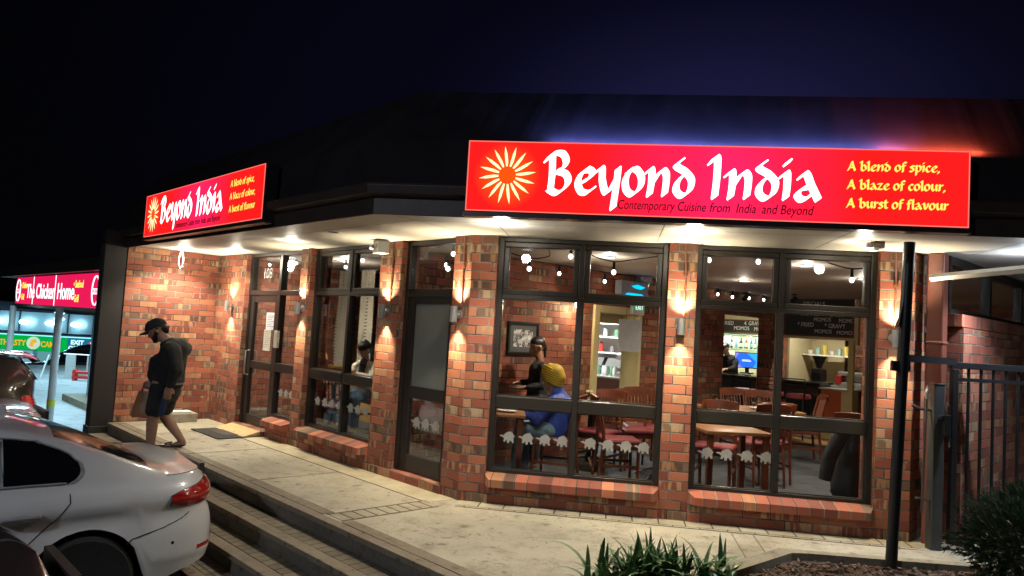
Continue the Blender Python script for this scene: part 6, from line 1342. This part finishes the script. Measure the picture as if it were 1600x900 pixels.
        for i in lampi:
            x_ = pd[i].x; lo = interp(x_, sorted([(a, b1) for a, b1, c1 in prof])); hi = interp(x_, sorted([(a, c1) for a, b1, c1 in prof]))
            row = []
            for k in range(7): z_ = lo+(hi-lo)*k/6; q_ = sk(i, z_); n_ = nor[i]; o_ = .004+.010*sin(pi*k/6); row.append((q_.x+n_.x*o_, (q_.y+n_.y*o_)*sy, z_))
            G.append(row)
        m.grid(G, flip=sy > 0); tl_ = m.build('tail_lamp', LENS, s, smooth=True)
        m = M(); m.tube([G[k][0] for k in range(0, len(G), 2)], .004, 5); m.tube([G[k][6] for k in range(0, len(G), 2)], .004, 5); m.tube(G[0], .004, 5); m.build('lamp_surround', PLAST, tl_)
        if S['kind'] == 'sedan':
            m = M(); rr = []
            for x_ in (.10, .14, .19, .24): p_, n_ = side(x_, .47, .003); rr.append((p_.x, p_.y*sy))
            m.grid([[(a, b1, .455), (a, b1, .485)] for a, b1 in rr], flip=sy > 0); m.build('reflector', LENS, s)
            m = M(); p_, n_ = side(.42, .54, .0); m.lathe([(0, .0), (.012, .0), (.012, .004), (0, .004)], (p_.x, p_.y*sy, p_.z), 10, ax='y'); m.build('parking_sensor', PLAST, s)
    if S['kind'] == 'sedan':
        for sy in (1, -1):
            ids_ = [i for i in range(N) if .05 < pd[i].x < .48 and pd[i].y > .6]; m = M(); m.tube([(TR[i][2].x, TR[i][2].y*sy, TR[i][2].z+.001) for i in ids_[::2]], .0035, 4); m.build('boot_seam', SEAM, s)
    for xw in (S['xr'], S['xf']):
        for sy in (1, -1):
            y = .80*sy; m = M(); m.lathe([(.19, -.10), (.30, -.115), (.328, -.095), (.333, 0), (.328, .095), (.30, .115), (.19, .10)], (xw, y, .333), 36, ax='y'); wh = m.build('wheel', TYRE, s, smooth=True)
            m = M(); yo = y+.085*sy; m.lathe([(.235, -.012), (.24, .0), (.235, .012), (.215, .012), (.215, -.012), (.235, -.012)], (xw, yo, .333), 36, ax='y')
            for k in range(10):
                a = 2*pi*k/10; ca, sa = cos(a), sin(a); m.tube([(xw+.04*ca, yo, .333+.04*sa), (xw+.13*cos(a+.05), yo, .333+.13*sin(a+.05)), (xw+.222*ca, yo-.01*sy, .333+.222*sa)], [.02, .014, .017], 6)
            m.lathe([(0, -.02), (.05, -.02), (.05, .02), (0, .02)], (xw, yo, .333), 16, ax='y'); m.build('rim', RIMM, wh, smooth=True)
            m = M(); m.lathe([(0, -.01), (.16, -.01), (.16, .01), (0, .01)], (xw, y+.02*sy, .333), 24, ax='y'); m.build('brake_disc', STEEL, wh, smooth=True)
        m = M(); G = []
        for i in range(17):
            a = pi*i/16; G.append([(xw+(lip+.004)*cos(a), yy, wz+(lip+.004)*sin(a)) for yy in (-.90, -.55, .55, .90)])
        m.grid(G); m.build('wheel_arch', PLAST, s)
    m = M(); m.box(.25, S['L']-.35, -.75, .75, .17, .22); m.build('underbody', PLAST, s)
    m = M(); m.box(-.012, .03, -.28, .28, .86, .97) if S['kind'] == 'sedan' else m.box(-.02, .04, -.28, .28, .8, .92); m.build('number_plate_recess', PLAST, s)
    if S['kind'] == 'sedan':
        m = M(); z = interp(1.5, T['mid']); m.prism([(1.34, z-.05), (1.36, z+.055), (1.43, z+.065), (1.54, z+.045), (1.64, z+.0), (1.64, z-.03)], -.02, .02, ax='y'); m.build('roof_fin', PLAST if pm is None else pm, s, bevel=.012, smooth=False)
    else:
        m = M(); G = []
        for i in range(13):
            f = -1+2*i/12; G.append([(.42, f*.62, 1.675-.06*f*f), (.14, f*.60, 1.665-.06*f*f), (.06, f*.56, 1.63-.06*f*f), (.16, f*.58, 1.61-.06*f*f)])
        m.grid(G); m.build('roof_spoiler', pm, s, smooth=True)
    return s
WHT = paint('car_white', (.62, .63, .66)); CHAR = paint('car_bronze_grey', (.055, .045, .04), .4); NAVY = paint('car_dark_blue', (.012, .014, .03), .3); BLKP = paint('car_black', (.01, .01, .011))
def park(label, pm, spec, s_near, n_rear, z=-.585, group='cars parked nose out along the steps'):
    z -= .02
    # heading is -nL (out to the road); its left side faces the camera, at L offset s_near
    W_ = .93; q = P(FL, -(s_near+W_), n_rear, z); return make_car(label, q, -AL-pi/2, pm, spec, group)
c1 = park('white sedan with its red tail lamp toward the steps, nearest the steps', WHT, SED, .19, -2.05)
c2 = park('white sedan half hidden behind the nearest white sedan', WHT, SED, 2.95, -2.62, -.47)
c3 = park('bronze grey hatch with stacked red tail lamps and a roof spoiler', CHAR, SUV, 5.35, -2.25)
c3.scale = (1, 1, .93)
c4 = park('dark blue sedan beyond the bronze hatch, only its rounded rear showing', NAVY, SED, 7.2, -1.95, -.55)
c5 = park('dark bronze sedan cutting the bottom left corner of the view', CHAR, SED, -2.15, -3.50)
# ================================================================== NEIGHBOURING SHOPS AND FAR LOT
def rz_box(name, label, cat, o, rz, boxes, mat, group=None):
    s = thing(name, label, cat, o, rz, group); return s
PINKF = emis('shop_sign_pink', (.85, .012, .10), 1.0); WFL = emis('shop_sign_white', (1, .95, 1), 1.6); YFL = emis('shop_sign_yellow', (1, .85, .12), 1.3)
s = thing('shop_sign', 'pink lit chicken shop fascia sign with white wording', 'sign', P(FL, -13.6, -1.33, 1.57), -AL)
m = M(); m.box(-.1, 6.75, 0, .2, -.06, .62); m.build('casing', SIGN_AL, s); m = M(); m.box(0, 6.65, -.006, -.0005, 0, .555); m.build('sign_face', PINKF, s)
text_obj('wording', 'The Chicken Home', .40, WFL, s, (3.02, -.010, .13), sx=1.20, offset=.006)
for t, x, z in (('\u2022 Chicken', .50, .33), ('\u2022 Grill', .50, .09), ('\u2022 Seafood', 4.85, .33), ('\u2022 Grill', 4.85, .09)): text_obj('wording', t, .17, YFL, s, (x, -.010, z), sx=.95, align='LEFT', offset=.004)
for x in (.27, 6.22):
    m = M(); m.tube([(x+.2*cos(a), -.012, .28+.225*sin(a)) for a in [2*pi*k/24 for k in range(25)]], .012, 5, cap=False); m.box(x-.19, x+.19, -.014, -.0095, .22, .31); m.build('roundel', WFL, s)
    text_obj('roundel_word', 'WORKS', .1, PINKF, s, (x, -.0165, .232))
for x in (1.72, 3.55): m = M(); m.box(x-.02, x+.02, -.012, -.008, 0, .555); m.build('panel_joint', WFL, s)
sh = thing('chicken_shop', 'low neighbouring shop with a blue lit glazed front and canopy posts', 'building', P(FL, -14.5, 0, -.5), -AL)
SHB = simple('shop_frame_blue', (.25, .38, .48), .4, .2)
m = M(); m.box(1.5, 8.1, .3, 4, 0, 2.35); m.build('wall', simple('shop_wall', (.3, .33, .36), .7), sh)
m = M(); m.box(-.5, 8.15, -1.45, 4, 2.65, 2.85); m.build('roof', FASC, sh)
m = M(); m.box(-.5, 8.15, -1.12, -1.06, 1.95, 2.66); m.build('canopy_fascia', FASC, sh)
for x in (1.5, 1.9, 2.35): m = M(); m.box(x, x+.12, .05, .29, .08, 2.2); m.build('shopfront_post', SHB, sh)
m = M(); m.box(1.5, 2.45, .06, .28, .85, .98); m.box(1.5, 2.45, .06, .28, 2.1, 2.3); m.build('shopfront_rail', SHB, sh)
m = M(); m.box(1.6, 2.4, .18, .2, .98, 2.1); m.build('lit_window', emis('shop_window_glow', (.25, .5, .7), .8), sh)
m = M(); m.box(1.62, 2.3, .15, .16, .12, .84); m.build('poster', simple('poster_art', (.35, .18, .14), .5, 0, .8, 5), sh)
m = M(); m.box(1.2, 3.6, -.35, .28, .0, .14); m.build('kerb_base', CONCP, sh, bevel=.01)
POSTM = simple('canopy_post', (.5, .52, .5), .4)
for lb, u in (('round grey canopy post right of the other, before the green liquor sign', -9.66), ('round grey canopy post further left beside the dark car roof', -13.85)):
    s = thing('canopy_post', lb, 'post', P(FL, u, -1.32, -.5), -AL, 'posts under the chicken shop canopy'); m = M(); m.tube([(0, 0, 0), (0, 0, 2.02)], .062, 16); m.build('shaft', POSTM, s, smooth=True)
    if u > -10: m = M(); m.tube([(0, 0, .3), (0, 0, .42)], .066, 16); m.build('yellow_band', simple('band_yellow', (.6, .6, .05), .5), s, smooth=True)
area('added_walk_light', P(FL, -10.2, -.5, 1.95), (0, 0, 0), 5.5, .2, (.55, .85, 1.0), 330)  # added area light with no fitting, brightens the shop walkway
area('added_paving_light', P(FL, -17.5, 1.5, 3.2), (0, 0, 0), 4, 3, (.5, .85, 1.0), 700)  # added light hung in the air to brighten the far paving
area('added_walk_light', P(FL, -7.2, -.2, 1.95), (0, 0, 0), 1.2, .2, (.6, .85, 1.0), 60)  # second added light without a fitting, for the near walkway end
# far bottle shop facing the lot: built about 40 m off, square to the view line
fo = Vector((-30.5, 39.0, -3.4)); frz = radians(8)
s = thing('liquor_store', 'distant drive through liquor store with a green fascia and lit canopy ceiling', 'building', fo, frz)
m = M(); m.box(-14, 20, 5, 14, 0, 3.2); m.build('wall', simple('store_wall', (.25, .35, .42), .6), s)
m = M(); m.box(-14, 20, -.2, 14, 4.55, 5.0); m.build('roof', simple('store_roof', (.06, .07, .12), .6), s)
m = M(); G = [[(-14, 0, 3.45), (-14, 5, 3.45)], [(20, 0, 3.45), (20, 5, 3.45)]]; m.grid(G); m.build('canopy_ceiling', simple('store_ceiling', (.4, .5, .55), .5), s)
m = M(); m.box(-14, 20, .3, .4, 3.46, 4.5); m.build('canopy_back_panel', simple('panel_steel', (.30, .42, .50), .35, .3), s)
for k in range(12):
    m = M(); x = -13.1+2.45*k; m.box(x, x+.06, .2, .29, 3.46, 4.5); m.build('panel_rib', PLAST, s)
rg = random.Random(21)
for k in range(16): m = M(); x = -11+1.4*k; m.box(x, x+1.1, 4.9, 4.99, .5, 2.7); m.build('store_window', emis('store_glow_%d' % k, (.18+.15*rg.random(), .45+.1*rg.random(), .6), .35+.5*rg.random()), s)
text_obj('window_wording', 'Cellar', .6, emis('cellar_white', (.7, .95, 1), 1.0), s, (5.8, 4.75, 1.5), align='CENTER')
m = M()
for k in range(40): x = rg.uniform(-9, 12); h = rg.uniform(.3, 1.1); m.box(x, x+rg.uniform(.1, .5), 4.82, 4.88, .5, .5+h)
m.build('window_stock', simple('stock', (.3, .4, .4), .6, 0, .9, 3), s)
s = thing('liquor_store_sign', 'long green lit fascia with gold wording and blue end panels in the distance', 'sign', fo+Vector((0, 0, 2.45)), frz)
GRE = emis('sign_green', (.0, .42, .07), 1.0); BLU = emis('sign_teal', (.01, .16, .30), 1.0); YLO = emis('sign_gold', (.75, .42, .02), 1.1)
m = M(); m.box(-14, 20, 0, .3, -.02, .84); m.build('casing', PLAST, s); m = M(); m.box(-14, 6.7, -.03, -.005, 0, .78); m.build('green_face', GRE, s); m = M(); m.box(6.7, 12.6, -.03, -.005, 0, .78); m.build('blue_face', BLU, s)
m = M(); m.box(-14, 12.6, -.05, -.01, .78, .84); m.build('lit_edge', emis('sign_edge', (.3, .9, 1.0), 1.3), s)
text_obj('wording', 'THIRSTY', .42, YLO, s, (4.62, -.06, .24), sx=.8, offset=.012, align='RIGHT'); text_obj('wording', 'CAMEL', .42, YLO, s, (5.38, -.06, .22), sx=.75, offset=.012, align='LEFT')
text_obj('wording', 'EXIT', .32, emis('sw', (.6, 1, 1), 1.3), s, (7.2, -.06, .44), offset=.015); text_obj('wording', 'ONLY', .32, emis('sw2', (.6, 1, 1), 1.3), s, (7.2, -.06, .12), offset=.015)
m = M(); m.prism([(7.7, .42), (7.8, .6), (8.0, .7), (8.3, .7), (8.5, .6), (8.6, .42)], -.055, -.045, ax='y'); m.build('red_oval', emis('sign_red', (.6, .03, .06), 1.0), s)
text_obj('wording', 'OPEN', .28, emis('sw3', (1, .9, .95), 1.3), s, (8.15, -.07, .44), offset=.01, sx=.8); text_obj('wording', 'END', .28, emis('sw4', (.7, 1, 1), 1.2), s, (8.15, -.07, .12), offset=.01, sx=.8)
m = M(); m.lathe([(0, -.05), (.34, -.05), (.34, -.02)], (5.0, 0, .40), 28, ax='y'); m.build('roundel', emis('roundel_pale', (.55, .75, .6), 1.0), s)
m = M(); m.prism([(4.82, .25), (4.9, .55), (5.1, .62), (5.18, .45), (5.02, .38), (5.0, .18)], -.07, -.055, ax='y'); m.build('roundel_shape', YLO, s)
for k, x in enumerate((3.15, 4.35, 5.65, 6.95)):
    q = Matrix.Translation(fo) @ Matrix.Rotation(frz, 4, 'Z') @ Vector((x, .15, 3.95)); s2 = thing('bulkhead_light', ['leftmost', 'second', 'third', 'rightmost'][k]+' glowing light above the distant green fascia', 'light', q, frz, 'lights along the liquor store canopy'); m = M(); m.sphere((0, 0, 0), .2, 12, sc=(1.3, .3, .7)); m.build('lens', emis('bulkhead_%d' % k, (.6, .95, 1), 9), s2, smooth=True); point('bulkhead_lamp', (0, -.5, 0), 30, (.5, .9, 1), .2, s2)
area('added_lot_light', fo+Vector((-2, 2.5, 3.3)), (0, 0, 0), 20, 3, (.4, .8, 1), 500)  # added area light, no lamp body, brightens the far lot
# dark four wheel drive, white fence and red barriers in the gap
s = make_car('black four wheel drive waiting beyond the white fence', (-12.9, 27.2, gz(-14, 27)-.30), radians(182), BLKP, SUV, None); s.scale = (1.1, 1.05, 1.12)
s = thing('white_fence', 'white painted pipe fence with upright bars at the end of the paving', 'fence', (-12.95, 21.0, -.6), radians(8)); s.scale = (1, 1, .56)
m = M(); m.box(.38, .62, -.04, .04, 0, 1.42); m.build('solid_panel', POSTM, s)
m = M(); m.tube([(.3, 0, 1.44), (2.4, 0, 1.40)], .03, 8); m.build('top_rail', WHITE, s)
for k in range(7): m = M(); x = .95+.22*k; m.tube([(x, 0, 0), (x, 0, 1.42)], .022, 8); m.build('bar', POSTM, s)
for k in range(2): m = M(); m.tube([(-.25+.28*k, -.1, 0), (-.18+.28*k, .2, 1.35)], .022, 8); m.build('bar', POSTM, s)
RED = simple('barrier_red', (.65, .03, .02), .5)
s = thing('red_barrier', 'stacked red plastic barriers in front of the white fence', 'barrier', (-12.15, 20.7, -.6), radians(8)); s.scale = (1, 1, .55)
m = M()
for z in (0, .27, .5): m.box(0, 1.4, -.08, .08, z+.02, z+.17)
m.build('board', RED, s, bevel=.02); m = M()
for x in (.03, .5, 1.0, 1.33): m = M(); m.box(x, x+.07, -.1, .1, 0, .75); m.build('foot', RED, s)
s = thing('street_lamp', 'thin curved street lamp pole at the far left', 'street lamp', (-22.5, 31.0, -2.4), 0)
m = M(); m.tube([(0.6, 0, 0), (.6, 0, 6.0), (.4, 0, 6.4), (-.3, 0, 6.7), (-1.5, 0, 6.8)], .05, 8); m.build('pole', GALV, s, smooth=True)
for k, (x, y, z) in enumerate([(-20.2, 33, .95), (-20.2, 33, 1.25), (-20.2, 33, 1.55)]):
    s = thing('hanging_light', ['lowest', 'middle', 'topmost'][k]+' of three small pale lights stacked above the distant canopy', 'light', (x, y, z), 0, 'small stacked pale lights'); m = M(); m.sphere((0, 0, 0), .2, 8, sc=(1.3, 1, .5)); m.build('lens', emis('hang_%d' % k, (.7, .9, 1), 2.5), s)
# compound haze-free dark backdrop of trees and roofs
s = thing('far_building', 'dark low building silhouette behind the liquor store', 'building', (-60, 75, -3.4), radians(8)); m = M(); m.box(-60, 70, 0, 10, 0, 6.0); m.build('wall', simple('far_wall', (.05, .05, .06), .8), s)

# unseen lamp added behind the viewer for the cool light on the parked cars
s = thing('added_park_lamp', 'added unseen lamp on a tall grey pole out in the car park', 'street lamp', (-7.5, -5.0, -.58), 0)
m = M(); m.tube([(0, 0, 0), (0, 0, 7.0), (.6, .5, 7.3)], .06, 10); m.build('pole', GALV, s, smooth=True); m = M(); m.box(.4, 1.0, .3, .9, 7.22, 7.3); m.build('head', GALV, s, bevel=.01)
area('lamp_light', (.7, .6, 7.2), (0, 0, 0), .5, .5, (.78, .88, 1), 800, s)
